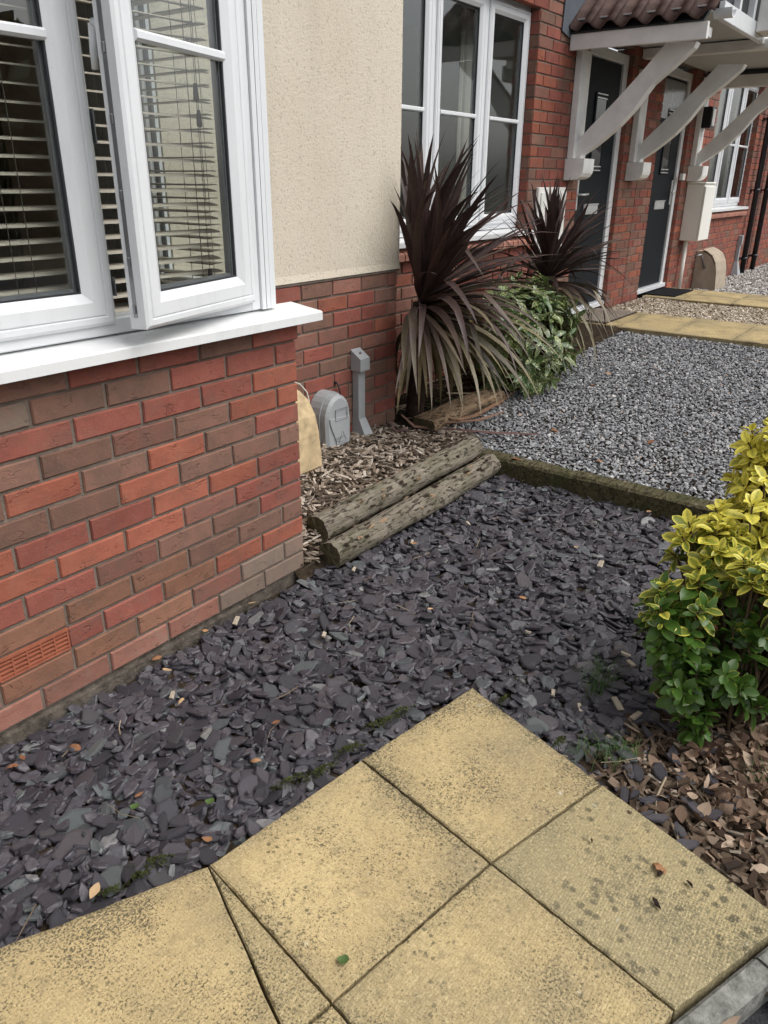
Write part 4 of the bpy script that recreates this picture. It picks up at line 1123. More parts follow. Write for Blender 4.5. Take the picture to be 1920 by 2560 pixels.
fs = [(i, (i + 1) % n, n + (i + 1) % n, n + i) for i in range(n)] + [(n + i, n + (i + 1) % n, 2 * n + (i + 1) % n, 2 * n + i) for i in range(n)] + [tuple(range(2 * n, 3 * n))]
cvb.add(vs, fs); cvb.build('cover', GREYP, mc)
# raised waisted tongue, label recess and warning triangle moulded on the cover
tg = MB(); tp = []
for i in range(9):
    t_ = i / 8; tp.append((cx - .075 + .05 * (0.5 - 0.5 * math.cos(math.pi * t_)) + .0, .345 - t_ * .15))
tp = tp + [(cx + .072, .20), (cx + .077, .335)]
tg.prism([(x, yf - .006, z) for x, z in tp], (0, .008, 0)).build('raised_panel', GREYP, mc)
lb = MB(); frame_rect(lb, cx - .035, cx + .055, .325, .385, yf - .0085, yf - .005, .002, b=0); lb.build('label_recess', SPACER, mc)
wt = MB()
for (xa, za), (xb, zb_) in (((cx - .012, .215), (cx + .045, .215)), ((cx + .045, .215), (cx + .018, .268)), ((cx + .018, .268), (cx - .012, .215))): wt.tube([(xa, yf - .007, za), (xb, yf - .007, zb_)], .0012, 5)
for k_ in range(3): wt.box(cx - .03, cx + .0 + .012 * k_, yf - .008, yf - .005, .222 + k_ * .009, .2245 + k_ * .009)
wt.box(cx - .035, cx + .05, yf - .008, yf - .005, .203, .2055)
wt.build('warning_symbol', SPACER, mc)
# conduit with cap and flared foot
cd_ = thing('cable_conduit', 'grey square conduit with hood and flared foot on the rendered wall', 'conduit', (1.10, Y1, .14))
MB().box(1.062, 1.118, Y1 - .045, Y1 - .002, .26, .53, .003).build('trunking', GREYP, cd_)
MB().prism([(1.052, Y1 - .001, .622), (1.052, Y1 - .065, .578), (1.052, Y1 - .065, .515), (1.052, Y1 - .001, .515)], (.078, 0, 0)).build('hood', GREYP, cd_)
MB().tube([(1.09, Y1 - .032, .6005), (1.09, Y1 - .037, .6065)], .006, 8).build('screw', DARKMETAL, cd_)
MB().add([(1.062, Y1 - .046, .26), (1.118, Y1 - .046, .26), (1.118, Y1 - .002, .26), (1.062, Y1 - .002, .26), (1.058, Y1 - .11, .13), (1.132, Y1 - .11, .13), (1.132, Y1 - .002, .13), (1.058, Y1 - .002, .13)],
         [(0, 1, 2, 3), (0, 4, 5, 1), (1, 5, 6, 2), (0, 3, 7, 4), (4, 7, 6, 5)]).build('foot', GREYP, cd_)
# loose white cable and black lead
tag(MB().tube([(.60, Y1 - .01, .545), (.63, Y1 - .03, .53), (.655, Y1 - .05, .49), (.66, Y1 - .06, .445), (.64, Y1 - .05, .405), (.60, Y1 - .05, .39)], .0042, 8).build('cable', WHITEC), 'white cable looping out of the brickwork above the sandstone meter housing', 'cable')
tag(MB().tube([(.925, Y1 - .002, .475), (.93, Y1 - .015, .47), (.935, Y1 - .02, .44), (.93, Y1 - .03, .42)], .004, 6).tube([(.923, Y1 - .003, .475), (.922, Y1 - .012, .476)], .008, 6).build('cable', BLACKP), 'short black lead entering the wall behind the grey arched cover', 'cable')

# white meter boxes
mb1 = thing('meter_box', 'flush white meter box behind the rear palm, left of the first door', 'meter box', (3.84, Y2, .9))
MB().box(3.60, 4.09, Y2 - .03, Y2 - .001, .80, 1.375, .006).build('frame', CREAMBOX, mb1)
MB().box(3.63, 4.065, Y2 - .042, Y2 - .031, .83, 1.34, .004).build('lid', CREAMBOX, mb1)
mb2 = thing('meter_box', 'tall projecting white meter box between second door and far window', 'meter box', (7.3, Y2, .8))
MB().box(6.965 + .35, 7.69, Y2 - .19, Y2 - .001, .815, 1.40, .005).build('housing', CREAMBOX, mb2)
MB().box(6.955 + .355, 7.695, Y2 - .21, Y2 - .191, .82, 1.375, .004).build('lid', CREAMBOX, mb2)
MB().box(6.95 + .35, 7.70, Y2 - .205, Y2 - .001, 1.401, 1.42, .005).build('hood', CREAMBOX, mb2)
MB().tube([(7.42, Y2 - .05, .815), (7.42, Y2 - .05, .26)], .024, 12).build('supply_pipe', CREAMBOX, mb2)
tag(MB().box(6.99, 7.07, Y2 - .04, Y2 - .003, 1.435, 1.50, .004).build('bell_push', CREAMBOX), 'small cream box beside the second door frame', 'bell push')
lp = thing('wall_lamp', 'black box wall lamp fixed to the third canopy post', 'lamp', (7.3, Y2 - .06, 2.04))
MB().box(7.29, 7.43, Y2 - .15, Y2 - .057, 1.945, 2.145, .004).build('body', BLACKP, lp)
MB().box(7.31, 7.41, Y2 - .158, Y2 - .151, 1.965, 2.125, .002).build('diffuser', LAMPW, lp)
for x, lab in ((10.30, 'black downpipe nearer to the far window'), (10.93, 'black downpipe farther along the wall beyond the first one')):
    dp = thing('downpipe', lab, 'downpipe', (x, .8, .2), 'black downpipes on the far wall')
    MB().tube([(x, Y2 - .075, .17), (x, Y2 - .075, 4.9)], .036, 14).build('pipe', BLACKP, dp)
    for zz in (.42, 1.32, 2.2): MB().tube([(x, Y2 - .075, zz - .02), (x, Y2 - .075, zz + .02)], .043, 14).box(x - .07, x + .07, Y2 - .03, Y2 - .001, zz - .012, zz + .012).build('clip', BLACKP, dp)
fc = thing('cable_conduit', 'slim grey conduit with flared foot beside the far downpipe', 'conduit', (10.08, Y2, .2))
MB().box(10.06, 10.12, Y2 - .045, Y2 - .001, .40, .66, .003).build('trunking', GREYP, fc)
MB().box(10.055, 10.125, Y2 - .06, Y2 - .001, .62, .74, .003).build('hood', GREYP, fc)
MB().add([(10.06, Y2 - .046, .40), (10.12, Y2 - .046, .40), (10.12, Y2 - .002, .40), (10.06, Y2 - .002, .40), (9.99, Y2 - .10, .19), (10.17, Y2 - .10, .19), (10.17, Y2 - .002, .19), (9.99, Y2 - .002, .19)],
         [(0, 1, 2, 3), (0, 4, 5, 1), (1, 5, 6, 2), (0, 3, 7, 4), (4, 7, 6, 5)]).build('foot', GREYP, fc)
dm1 = thing('door_mat', 'brown ribbed mat on the path below the first door', 'door mat', (4.85, .76, .31))
MB().box(4.42, 5.18, .53, .915, .312, .318).build('mat_base', BLACKP, dm1)
rb = MB(); me = MB().box(-.36, .36, -.006, .006, 0, .007, .002).mesh('rib', MATR)
for i in range(18): o = bpy.data.objects.new('rib', me); link(o, dm1, (4.80, .548 + i * .0207, .318))
dm2 = thing('door_mat', 'plain black mat on the path below the second door', 'door mat', (6.8, .76, .31))
MB().box(6.46, 7.12, .58, .925, .312, .322, .003).build('mat', MATB, dm2)

# ================================================================== LOGS AND TIMBERS
def log(name, label, p0, p1, r, mat, flat=False, grp=None, seed=1):
    rr = random.Random(seed); p0, p1 = Vector(p0), Vector(p1); d = p1 - p0; L = d.length; d.normalize()
    t = thing(name, label, 'log', p0, grp)
    n, m_ = 22, 40; q = Vector((-d.y, d.x, 0)).normalized(); u = d.cross(q) * -1
    if u.z < 0: u = -u
    vs = []
    ph = [rr.uniform(0, 6.28) for _ in range(6)]
    for i in range(m_ + 1):
        s_ = i / m_; sag = .006 * math.sin(s_ * 5 + ph[5])
        for k_ in range(n):
            a = 2 * math.pi * k_ / n
            rad = r * (1 + .035 * math.sin(3 * a + ph[0] + s_ * 3) + .03 * math.sin(5 * a + ph[1] - s_ * 7) + .022 * math.sin(s_ * 17 + ph[2] + a) + rr.uniform(-.022, .022))
            x, z = math.cos(a) * rad, math.sin(a) * rad
            if flat and z > r * .35: z = r * .35 + rr.uniform(-.001, .001)
            jag = rr.uniform(-.004, .004) if i in (0, m_) else 0
            vs.append((p0 + d * (s_ * L + jag) + q * (x + sag) + u * z)[:])
    fs = [(i * n + k_, i * n + (k_ + 1) % n, (i + 1) * n + (k_ + 1) % n, (i + 1) * n + k_) for i in range(m_) for k_ in range(n)]
    body = MB().add(vs, fs, 0, True); lo = body.build('bark', mat, t)
    for i, sgn in ((0, -1), (m_, 1)):
        eb_ = MB()
        ring = [Vector(vs[i * n + k_]) for k_ in range(n)]; c = sum(ring, Vector()) / n
        inner = [c + (x - c) * .55 + d * sgn * rr.uniform(.0, .004) for x in ring]
        o = len(eb_.v); eb_.v += [x[:] for x in ring] + [x[:] for x in inner] + [(c + d * sgn * .003)[:]]
        for k_ in range(n):
            j_ = (k_ + 1) % n; eb_.f += [(o + k_, o + j_, o + n + j_, o + n + k_), (o + n + k_, o + n + j_, o + 2 * n)]; eb_.m += [0, 0]; eb_.smooth += [False, False]
        eb_.build('end_grain', LOGEND, t)
    # flaking bark left on the upper side
    fk = MB()
    for _ in range(46 if not flat else 12):
        s_ = rr.uniform(.04, .96); a = rr.uniform(.15, 2.9); w_, h_ = rr.uniform(.006, .022), rr.uniform(.004, .011)
        if flat: a = rr.uniform(-.6, .25)
        c = p0 + d * (s_ * L) + (q * math.cos(a) + u * math.sin(a)) * r * 1.02; tt = (q * -math.sin(a) + u * math.cos(a)); nn = (q * math.cos(a) + u * math.sin(a))
        fk.add([(c - d * w_ - tt * h_)[:], (c + d * w_ - tt * h_ * .6 + nn * .003)[:], (c + d * w_ * .8 + tt * h_ + nn * .004)[:], (c - d * w_ * .9 + tt * h_ * .7)[:], (c + nn * .006)[:]],
               [(0, 1, 4), (1, 2, 4), (2, 3, 4), (3, 0, 4)], rr.choice([0, 0, 1]))
    f = fk.build('bark_flakes', [BARK, LOGPALE], t); f['kind'] = 'stuff'
    return t
log('garden_log', 'weathered grey log nearer the rendered wall, edging the bark chips', (.15, .058, .092), (1.335, .018, .146), .060, LOGM, False, None, 3)
log('garden_log', 'weathered grey log lying lower against the slate chippings', (.11, -.045, .018), (1.345, -.092, .070), .058, LOGM, False, None, 8)
log('garden_log', 'short split pale log lying under the front palm', (1.475, .425, .160), (2.20, .37, .195), .078, LOGPALE, True, None, 5)

def sleeper(label, p0, p1, w_, z0, z1, seed):
    rr = random.Random(seed); p0, p1 = Vector(p0), Vector(p1); d = p1 - p0; L = d.length; d.normalize(); q = Vector((-d.y, d.x, 0))
    mb = MB(); m_ = 26; vs = []
    prof = [(0, z0), (0, z1 - .012), (.010, z1), (w_ * .5, z1 + .003), (w_ - .008, z1), (w_, z1 - .012), (w_, z0)]
    for i in range(m_ + 1):
        for u_, z_ in prof:
            vs.append((p0 + d * (L * i / m_) + q * (u_ + rr.uniform(-.003, .003)) + Vector((0, 0, z_ - p0.z + rr.uniform(-.005, .003) + (p1.z - p0.z) * 0)))[:])
    n = len(prof)
    fs = [(i * n + k_, i * n + k_ + 1, (i + 1) * n + k_ + 1, (i + 1) * n + k_) for i in range(m_) for k_ in range(n - 1)] + [tuple(range(n)), tuple(m_ * n + k_ for k_ in range(n - 1, -1, -1))]
    mb.add(vs, fs); o = mb.build('timber_edging', TIMBER); return tag(o, label, 'timber edging', 'timbers edging the grey gravel')
sleeper('dark timber edging piece nearest the logs, between slate and gravel', (1.36, .03, 0), (1.335, -.55, 0), .10, -.08, .110, 2)
sleeper('mossy timber edging piece running on behind the golden shrub', (1.318, -.556, 0), (1.245, -3.4, 0), .095, -.08, .122, 6)

# ================================================================== LOOSE GROUND COVER
chip_t = [chip_template(int(rng.integers(6, 10)), rng.uniform(.45, .95)) for _ in range(20)]
# slate chippings
gx, gy = jitter_grid(-2.3, 1.40, -1.75, 0.0, .0235)
gx2, gy2 = jitter_grid(-2.3, 1.40, -1.75, 0.0, .034)
X = np.concatenate([gx, gx2]); Yv = np.concatenate([gy, gy2]); lay = np.concatenate([np.zeros(len(gx)), np.ones(len(gx2))])
bound = -1.40 - 0.05 * np.clip(X, -1, 2) + rng.normal(0, .07, len(X))
keep = (Yv < -.018 - .0 * X) & (Yv > bound) & (X < 1.335) & ~inpoly(X, Yv, PAVED)
# keep a bare mossy gap beside the slabs, and clear of the logs
keep &= ~((np.abs(Yv - (-.045 - .036 * (X - .11))) < .035) & (X > .13))
dgap = np.full(len(X), 9.0)
for i in range(3):
    p, q = PAVED[i], PAVED[i + 1]; dx, dy = q[0] - p[0], q[1] - p[1]; tt = np.clip(((X - p[0]) * dx + (Yv - p[1]) * dy) / (dx * dx + dy * dy), 0, 1)
    dgap = np.minimum(dgap, np.hypot(X - p[0] - tt * dx, Yv - p[1] - tt * dy))
gapn = 0.5 + 0.5 * np.sin(X * 13.0 + 1.0) * np.sin(X * 5.1 + Yv * 3)
keep &= ~((dgap < .055 * gapn) & (rng.random(len(X)) < .8)) & (dgap > .012)
keep &= rng.random(len(X)) > .12
X, Yv, lay = X[keep], Yv[keep], lay[keep]; N = len(X)
size = rng.gamma(6, .0093, N).clip(.022, .090) * np.where(lay == 0, .92, 1.0)
wave = .008 * np.sin(X * 9 + 2) * np.sin(Yv * 8) + .006 * np.sin(X * 23) * np.cos(Yv * 19)
Zv = z_slate(X, Yv) - .016 + wave + lay * .012 + rng.uniform(-.004, .006, N)
Zv -= .012 * np.clip(1 - dgap[keep] / .08, 0, 1)
P = np.stack([X, Yv, Zv], 1); S = np.stack([size * rng.uniform(.9, 1.25, N), size, rng.uniform(.005, .014, N)], 1)
Rm = rot_arrays(rng.uniform(0, 6.28, N), rng.normal(0, .27, N), rng.normal(0, .27, N))
big, rest = pick_largest(P, size * (lay + .6), 300)
scatter('slate_chippings', chip_t, P[rest], Rm[rest], S[rest], SLATE, slate_bed)
cm = [tmesh('slate_chip', v, t, SLATE_O) for v, t in chip_t]
for i in big:
    o = bpy.data.objects.new('slate_chip', cm[rng.integers(len(cm))]); link(o, slate_bed, P[i])
    o.rotation_euler = Matrix(Rm[i].tolist()).to_euler(); o.scale = S[i]
fx_, fy_ = jitter_grid(-2.3, 1.40, -1.7, 0.0, .065)
k_ = (fy_ < -.02) & (fx_ < 1.33) & (fy_ > -1.5) & ~inpoly(fx_, fy_, PAVED); fx_, fy_ = fx_[k_], fy_[k_]; n_ = len(fx_); fz_ = rng.uniform(.007, .020, n_)
scatter('slate_splinters', chip_t, np.stack([fx_, fy_, z_slate(fx_, fy_) + rng.uniform(-.012, .006, n_)], 1), rot_arrays(rng.uniform(0, 6.28, n_), rng.normal(0, .5, n_), rng.normal(0, .5, n_)),
        np.stack([fz_ * rng.uniform(1, 1.8, n_), fz_, rng.uniform(.002, .007, n_)], 1), SLATE, slate_bed)
# larger slates among the mulch
wt_ = [wood_template() for _ in range(14)]
stt = [stone_template() for _ in range(14)]

# bark chips
gx, gy = jitter_grid(.0, 1.62, -.02, .60, .0165)
keep = ((gy > .085 - .03 * gx) | ((gx < .2) & (gy > .0))) & (gy < .60) & ~((gx < .55) & (gx > .13) & (gy > .40)) & ~((gx > 1.455) & (gy > .42))
gx, gy = gx[keep], gy[keep]; N = len(gx)
P = np.stack([gx, gy, z_bark(gx, gy) + rng.uniform(-.008, .012, N)], 1)
ln = rng.gamma(4, .0105, N).clip(.014, .085)
S = np.stack([ln, rng.uniform(.007, .022, N), rng.uniform(.003, .010, N)], 1)
Rm = rot_arrays(rng.uniform(0, 6.28, N), rng.normal(0, .3, N), rng.normal(0, .28, N))
big, rest = pick_largest(P, ln, 200)
scatter('bark_chips', wt_, P[rest], Rm[rest], S[rest], CHIPW, bark_bed)
wm_ = [tmesh('wood_chip', v, t, CHIPW_O) for v, t in wt_]
for i in big:
    o = bpy.data.objects.new('wood_chip', wm_[rng.integers(len(wm_))]); link(o, bark_bed, P[i] + np.array([0, 0, .004])); o.rotation_euler = Matrix(Rm[i].tolist()).to_euler(); o.scale = S[i]

# mulch under the shrub: chips, dry leaves, some slates
gx, gy = jitter_grid(-.62, 1.5, -2.6, -1.33, .017)
bound = -1.41 - .05 * np.clip(gx, -1, 2) + rng.normal(0, .05, len(gx))
keep = (gy < bound) & ~inpoly(gx, gy, PAVED) & (gx < 1.35)
gx, gy = gx[keep], gy[keep]; N = len(gx)
P = np.stack([gx, gy, z_slate(gx, gy) - .005 + rng.uniform(-.006, .010, N)], 1)
ln = rng.gamma(3, .0125, N).clip(.012, .11)
S = np.stack([ln, rng.uniform(.006, .026, N), rng.uniform(.003, .010, N)], 1)
Rm = rot_arrays(rng.uniform(0, 6.28, N), rng.normal(0, .25, N), rng.normal(0, .25, N))
big, rest = pick_largest(P, ln, 160)
scatter('mulch_chips', wt_, P[rest], Rm[rest], S[rest], MULCHW, mulch_bed)
wm2 = [tmesh('wood_chip', v, t, MULCHW_O) for v, t in wt_]
for i in big:
    o = bpy.data.objects.new('wood_chip', wm2[rng.integers(len(wm2))]); link(o, mulch_bed, P[i] + np.array([0, 0, .003])); o.rotation_euler = Matrix(Rm[i].tolist()).to_euler(); o.scale = S[i]
for (x, y_, l, yaw) in [(-.52, -1.57, .085, -.9), (-.43, -1.47, .06, .3), (-.40, -1.53, .07, -.7), (-.47, -1.53, .055, -.4), (-.33, -1.47, .05, .5), (-.36, -1.62, .05, 1.2),
                        (-.50, -1.64, .06, -.8), (-.20, -1.52, .055, .2), (-.16, -1.44, .06, .9), (-.02, -1.42, .05, 2.0), (.1, -1.46, .055, .4), (-.28, -1.42, .05, 1.4)] + [(random.uniform(-.58, .25), random.uniform(-1.72, -1.42), random.uniform(.03, .055), random.uniform(0, 6)) for _ in range(46)]:
    if inpoly(np.array([x]), np.array([y_]), PAVED)[0]: continue
    o = bpy.data.objects.new('slate_chip', cm[rng.integers(len(cm))]); link(o, mulch_bed, (x, y_, float(z_slate(x, y_)) + .012)); o.rotation_euler = (random.uniform(-.1, .1), random.uniform(-.1, .1), yaw); o.scale = (l * 1.45, l * .9, .010)

for (px_, py_, l, yaw) in [(1383, 1733, .03, .3), (1578, 1663, .035, 1.0), (430, 1730, .032, .6), (810, 1580, .035, .5), (590, 1545, .04, .4), (1560, 1640, .04, 1.6), (1600, 1560, .035, .2), (1320, 1580, .02, 2),
                          (1030, 1360, .025, .3), (1170, 1320, .025, 1.2), (885, 1420, .03, .3), (1500, 1425, .05, .1), (1545, 1760, .05, .9), (1590, 1790, .045, -.3), (1450, 1770, .03, .6)]:
    d_ = RIGHT * ((px_ - 960) / FPX) + DOWN * ((py_ - 1280) / FPX) + FWD; p = CAM + d_ * ((-.01 - CAM.z) / d_.z); z_ = float(z_slate(p.x, p.y))
    o = bpy.data.objects.new('wood_chip', tmesh('wood_chip', wt_[0][0], wt_[0][1], PALECHIP)); link(o, slate_bed, (p.x, p.y, z_ + .014)); o.scale = (l, l * .45, .009); o.rotation_euler = (random.uniform(-.3, .3), random.uniform(-.3, .3), yaw)
# gravels
def gravel(name, x0, x1, y0, y1, zf, step, mat, parent, smin, smax, cond=None):
    gx, gy = jitter_grid(x0, x1, y0, y1, step)
    if cond is not None:
        k_ = cond(gx, gy); gx, gy = gx[k_], gy[k_]
    px, py, z = project(np.stack([gx, gy, zf(gx, gy)], 1)); k_ = (px > -150) & (px < 3600) & (z > 0); gx, gy = gx[k_], gy[k_]
    N = len(gx); sz = rng.uniform(smin, smax, N)
    P = np.stack([gx, gy, zf(gx, gy) + rng.uniform(-.006, .006, N)], 1)
    S = np.stack([sz * rng.uniform(.9, 1.4, N), sz, sz * rng.uniform(.35, .7, N)], 1)
    return scatter(name, stt, P, rot_arrays(rng.uniform(0, 6.28, N), rng.normal(0, .4, N), rng.normal(0, .4, N)), S, mat, parent)
gravel('grey_chippings', 1.40, 4.36, -3.0, .6, lambda x, y: z_gravel(x, y) + .004 * np.sin(x * 7) * np.sin(y * 6), .0165, GRAVEL, gravel_bed, .016, .030,
       lambda x, y: (y < .42 + .02 * np.sin(x * 9) + .06 * np.clip(x - 3.4, 0, 1)) & ~((x < 2.24) & (y > .36)))
gravel('pale_chippings', 5.25, 6.33, -1.6, .87, lambda x, y: .285 + .02 * np.clip((y - .4) / .5, 0, 1) + 0 * x, .019, PALEG, pale_bed, .018, .036)
gravel('light_chippings', 7.26, 12.5, -1.2, .87, lambda x, y: .215 + .0 * x, .03, LIGHTG, light_bed, .025, .045)
# timber/soil litter in the planting bed: dry palm leaves and twigs
def sticks(name, N, fx, mat, parent, l0, l1, r=.0022):
    mb = MB()
    V, T, A = [], [], []
    for _ in range(N):
        x, y_, z_ = fx(); l = random.uniform(l0, l1); a = random.uniform(0, 6.28); rr = r * random.uniform(.5, 1.4)
        d = Vector((math.cos(a), math.sin(a), random.uniform(-.12, .2))); q = Vector((-d.y, d.x, 0)).normalized(); u = Vector((0, 0, 1)); o = len(V); c = random.random()
        bend = random.uniform(-.15, .15) * l
        for s_ in (0, .5, 1):
            p = Vector((x, y_, z_)) + d * (s_ - .5) * l + q * bend * (1 - (2 * s_ - 1) ** 2)
            for w_ in ((-rr, 0), (rr, 0), (0, rr * 1.6)): V.append((p + q * w_[0] + u * w_[1])[:]); A.append(c)
        for k_ in (0, 3):
            for i, j in ((0, 1), (1, 2), (2, 0)): T += [(o + k_ + i, o + k_ + j, o + k_ + 3 + j), (o + k_ + i, o + k_ + 3 + j, o + k_ + 3 + i)]
    ob = link(bpy.data.objects.new(name, fast_mesh(name, np.array(V), np.array(T), mat, {'rnd': np.array(A)})), parent); ob['kind'] = 'stuff'; return ob
sticks('twigs', 34, lambda: (lambda x, y: (x, y, float(z_slate(x, y)) + .012))(random.uniform(-1.6, 1.2), random.uniform(-1.3, -.04)) if True else None, STICK, slate_bed, .03, .10, .0014)
sticks('twigs', 60, lambda: (lambda x, y: (x, y, float(z_slate(x, y)) + .014))(random.uniform(-.4, .6), random.uniform(-1.9, -1.4)), STICK, mulch_bed, .04, .14)
sticks('twigs', 60, lambda: (lambda x, y: (x, y, float(z_gravel(x, y)) + .04))(random.uniform(1.5, 3.9), random.uniform(.40, .8)), STICK, soil_bed, .06, .35, .004)

# fallen leaves as curled little sheets
def dry_leaf_template(seed, curl):
    rr = random.Random(seed); n = 6; V, T = [], []
    for i in range(n + 1):
        t_ = i / n; wd = .34 * math.sin(math.pi * (t_ ** .85)) * (1 + .15 * rr.uniform(-1, 1)) + .01
        zc = curl * (t_ - .5) ** 2 * 1.6
        V += [(t_ - .5, -wd, zc + curl * wd * .8), (t_ - .5, 0, zc), (t_ - .5, wd, zc + curl * wd * .8 * rr.uniform(.5, 1.3))]
    for i in range(n):
        a = 3 * i
        T += [(a, a + 1, a + 4), (a, a + 4, a + 3), (a + 1, a + 2, a + 5), (a + 1, a + 5, a + 4)]
    return np.array(V), np.array(T)
dlt = [dry_leaf_template(i, random.uniform(-.7, .9)) for i in range(8)]
N = 460
ang = rng.uniform(0, 6.28, N); rad = rng.gamma(2, .095, N)
lx, ly = -.14 + rad * np.cos(ang) * .95, -1.70 + rad * np.sin(ang) * .62
k_ = ~inpoly(lx, ly, PAVED) & (ly > -2.5); lx, ly = lx[k_], ly[k_]; N = len(lx)
P = np.stack([lx, ly, z_slate(lx, ly) + .010 + rng.uniform(0, .03, N) * np.exp(-rad[k_] * 4)], 1)
sz = rng.uniform(.028, .056, N); S = np.stack([sz, sz * rng.uniform(.45, 1.0, N), sz], 1)
big, rest = pick_largest(P, sz, 120)
Rm = rot_arrays(rng.uniform(0, 6.28, N), rng.normal(0, .6, N), rng.normal(0, .6, N))
scatter('leaf_litter', dlt, P[rest], Rm[rest], S[rest], DRYLEAF, mulch_bed)
DRYLEAF_O = chip_mat('dry_leaf_piece', DRY_STOPS, 'obj', 50, 0.3, 0.4, 0.8, 0.2)
dm_ = [tmesh('dry_leaf', v, t, DRYLEAF_O) for v, t in dlt]
for i in big:
    o = bpy.data.objects.new('dry_leaf', dm_[rng.integers(len(dm_))]); link(o, mulch_bed, P[i]); o.rotation_euler = Matrix(Rm[i].tolist()).to_euler(); o.scale = S[i]
om = [tmesh('fallen_leaf', v, t, ORANGELEAF) for v, t in dlt]
def ground_hit(px, py, zf, it=4):
    d = RIGHT * ((px - 960) / FPX) + DOWN * ((py - 1280) / FPX) + FWD; z = 0.0
    for _ in range(it):
        t_ = (z - CAM.z) / d.z; p = CAM + d * t_; z = float(zf(p.x, p.y))
    return p
LEAF_LABELS = ['pale orange leaf with its stalk, fourth leaf below the wall vent', 'orange-brown leaf near the wall, halfway along the brick base', 'rusty leaf at the very edge of the slate, below the air brick', 'narrow dry leaf left of the bright green leaf', 'tan leaf lying low on the near slate beside the buff slab', 'small orange leaf touching the slab edge by the moss', 'orange sliver of leaf above the mossy strip', 'yellow-brown leaf close under the brick wall, with another beside it', 'darker brown leaf just outside the pair under the brick wall', 'pale tan leaf near the wall corner, below the logs', 'small rust leaf among slate chips between wall and slab', 'brown leaf behind the rusty leaf at the slate edge', 'orange leaf in the middle of the slate, toward the timber edging', 'small tan leaf left of the golden shrub in open slate', 'brown leaf just below the timber edging', 'tan leaf half under the golden shrub', 'pale leaf in the slate in front of the lower log', 'brown leaf against the corner of the cut slab', 'flat rusty leaf lying against the concrete wall foot', 'brown leaf beside the mossy timber edging']
for (px_, py_, sz), lab in zip([(193, 1880, .05), (452, 1763, .04), (35, 1925, .045), (350, 2005, .04), (240, 2245, .05), (640, 1912, .038), (690, 1822, .035), (395, 1655, .05), (420, 1690, .045), (632, 1520, .04),
                     (515, 1590, .03), (60, 1910, .035), (1305, 1505, .04), (1075, 1535, .03), (1440, 1380, .035), (1660, 1470, .04), (1035, 1370, .035), (520, 2115, .038), (245, 1690, .045), (1620, 1290, .05)], LEAF_LABELS):
    p = ground_hit(px_, py_, z_slate); o = bpy.data.objects.new('fallen_leaf', om[random.randrange(8)]); link(o, None, (p.x, p.y, p.z + .022))
    o.rotation_euler = (random.uniform(-.3, .3), random.uniform(-.3, .3), random.uniform(0, 6.28)); o.scale = (sz * .8, sz * .62, sz * .8)
    tag(o, lab, 'fallen leaf', 'dry leaves scattered on the slate')
GRAVEL_LEAF_LABELS = ['brown leaf on the gravel just behind the timber edging', 'rust leaf on the gravel, second from the timber', 'brown leaf on the gravel near the split pale log', 'tiny rust leaf in open gravel, toward the golden shrub', 'orange leaf on the gravel nearest the golden shrub', 'brown leaf in the gravel below the door path', 'tan leaf in the gravel below the rear palm']
for (px_, py_), lab in zip([(1160, 1120), (1290, 1155), (1385, 1080), (1500, 1160), (1625, 1115), (1520, 940), (1480, 975)], GRAVEL_LEAF_LABELS):
    p = ground_hit(px_, py_, z_gravel); o = bpy.data.objects.new('fallen_leaf', om[random.randrange(8)]); link(o, None, (p.x, p.y, p.z + .022))
    o.rotation_euler = (random.uniform(-.3, .3), random.uniform(-.3, .3), random.uniform(0, 6.28)); o.scale = (.05, .05, .05)
    tag(o, lab, 'fallen leaf', 'dry leaves scattered on the gravel')
# pale stones in the slate
for (px_, py_, sz, lab) in [(517, 1845, .05, 'speckled white and grey stone lying in the near slate by the slabs'), (1465, 1490, .04, 'pale rounded stone in the slate left of the golden shrub'),
                            (820, 1610, .035, 'small buff stone in the middle of the slate bed')]:
    p = ground_hit(px_, py_, z_slate); v, t = stone_template(); me = fast_mesh('stone', v, t, PALEROCK)
    o = bpy.data.objects.new('stone', me); link(o, None, (p.x, p.y, p.z + .02)); o.scale = (sz, sz * .85, sz * .8); tag(o, lab, 'stone')
# bits of bark on the right-hand slab
for (px_, py_, l, yaw, lab) in [(1643, 2263, .042, .9, 'dark burnt-looking bark piece on the right slab, nearest the kerb'), (1652, 2188, .035, -.3, 'brown bark curl on the right slab beside the yellow leaf'),
                                (1724, 2216, .032, 1.2, 'grey brown bark piece standing on the right slab'), (1829, 2168, .045, -.5, 'long pale edged bark splinter on the right slab'),
                                (1828, 2205, .022, .2, 'square brown bark block on the right slab'), (1876, 2157, .032, .1, 'dark purple stone chip on the slab edge by the mulch'),
                                (1478, 2106, .018, .5, 'tiny dark bark crumb in the middle of the right slab')]:
    p = ground_hit(px_, py_, lambda x, y: 0.0); v, t = stone_template() if 'splinter' not in lab else wood_template()
    o = bpy.data.objects.new('bark_piece', fast_mesh('bark_piece', v, t, PIECE)); link(o, None, (p.x, p.y, .006)); o.scale = (l, l * .42, .011); o.rotation_euler = (.1, .1, yaw); tag(o, lab, 'bark piece', 'bark bits on the slab')
p = ground_hit(1650, 2170, lambda x, y: 0.0); o = bpy.data.objects.new('fallen_leaf', om[2]); link(o, None, (p.x, p.y, .012)); o.scale = (.04,) * 3; o.rotation_euler = (.4, .2, 1.0); tag(o, 'yellow leaf on the right slab beside bark pieces', 'fallen leaf')
GREENLEAF = plain('small_green_leaf', (0.065, 0.115, 0.03), 0.5)
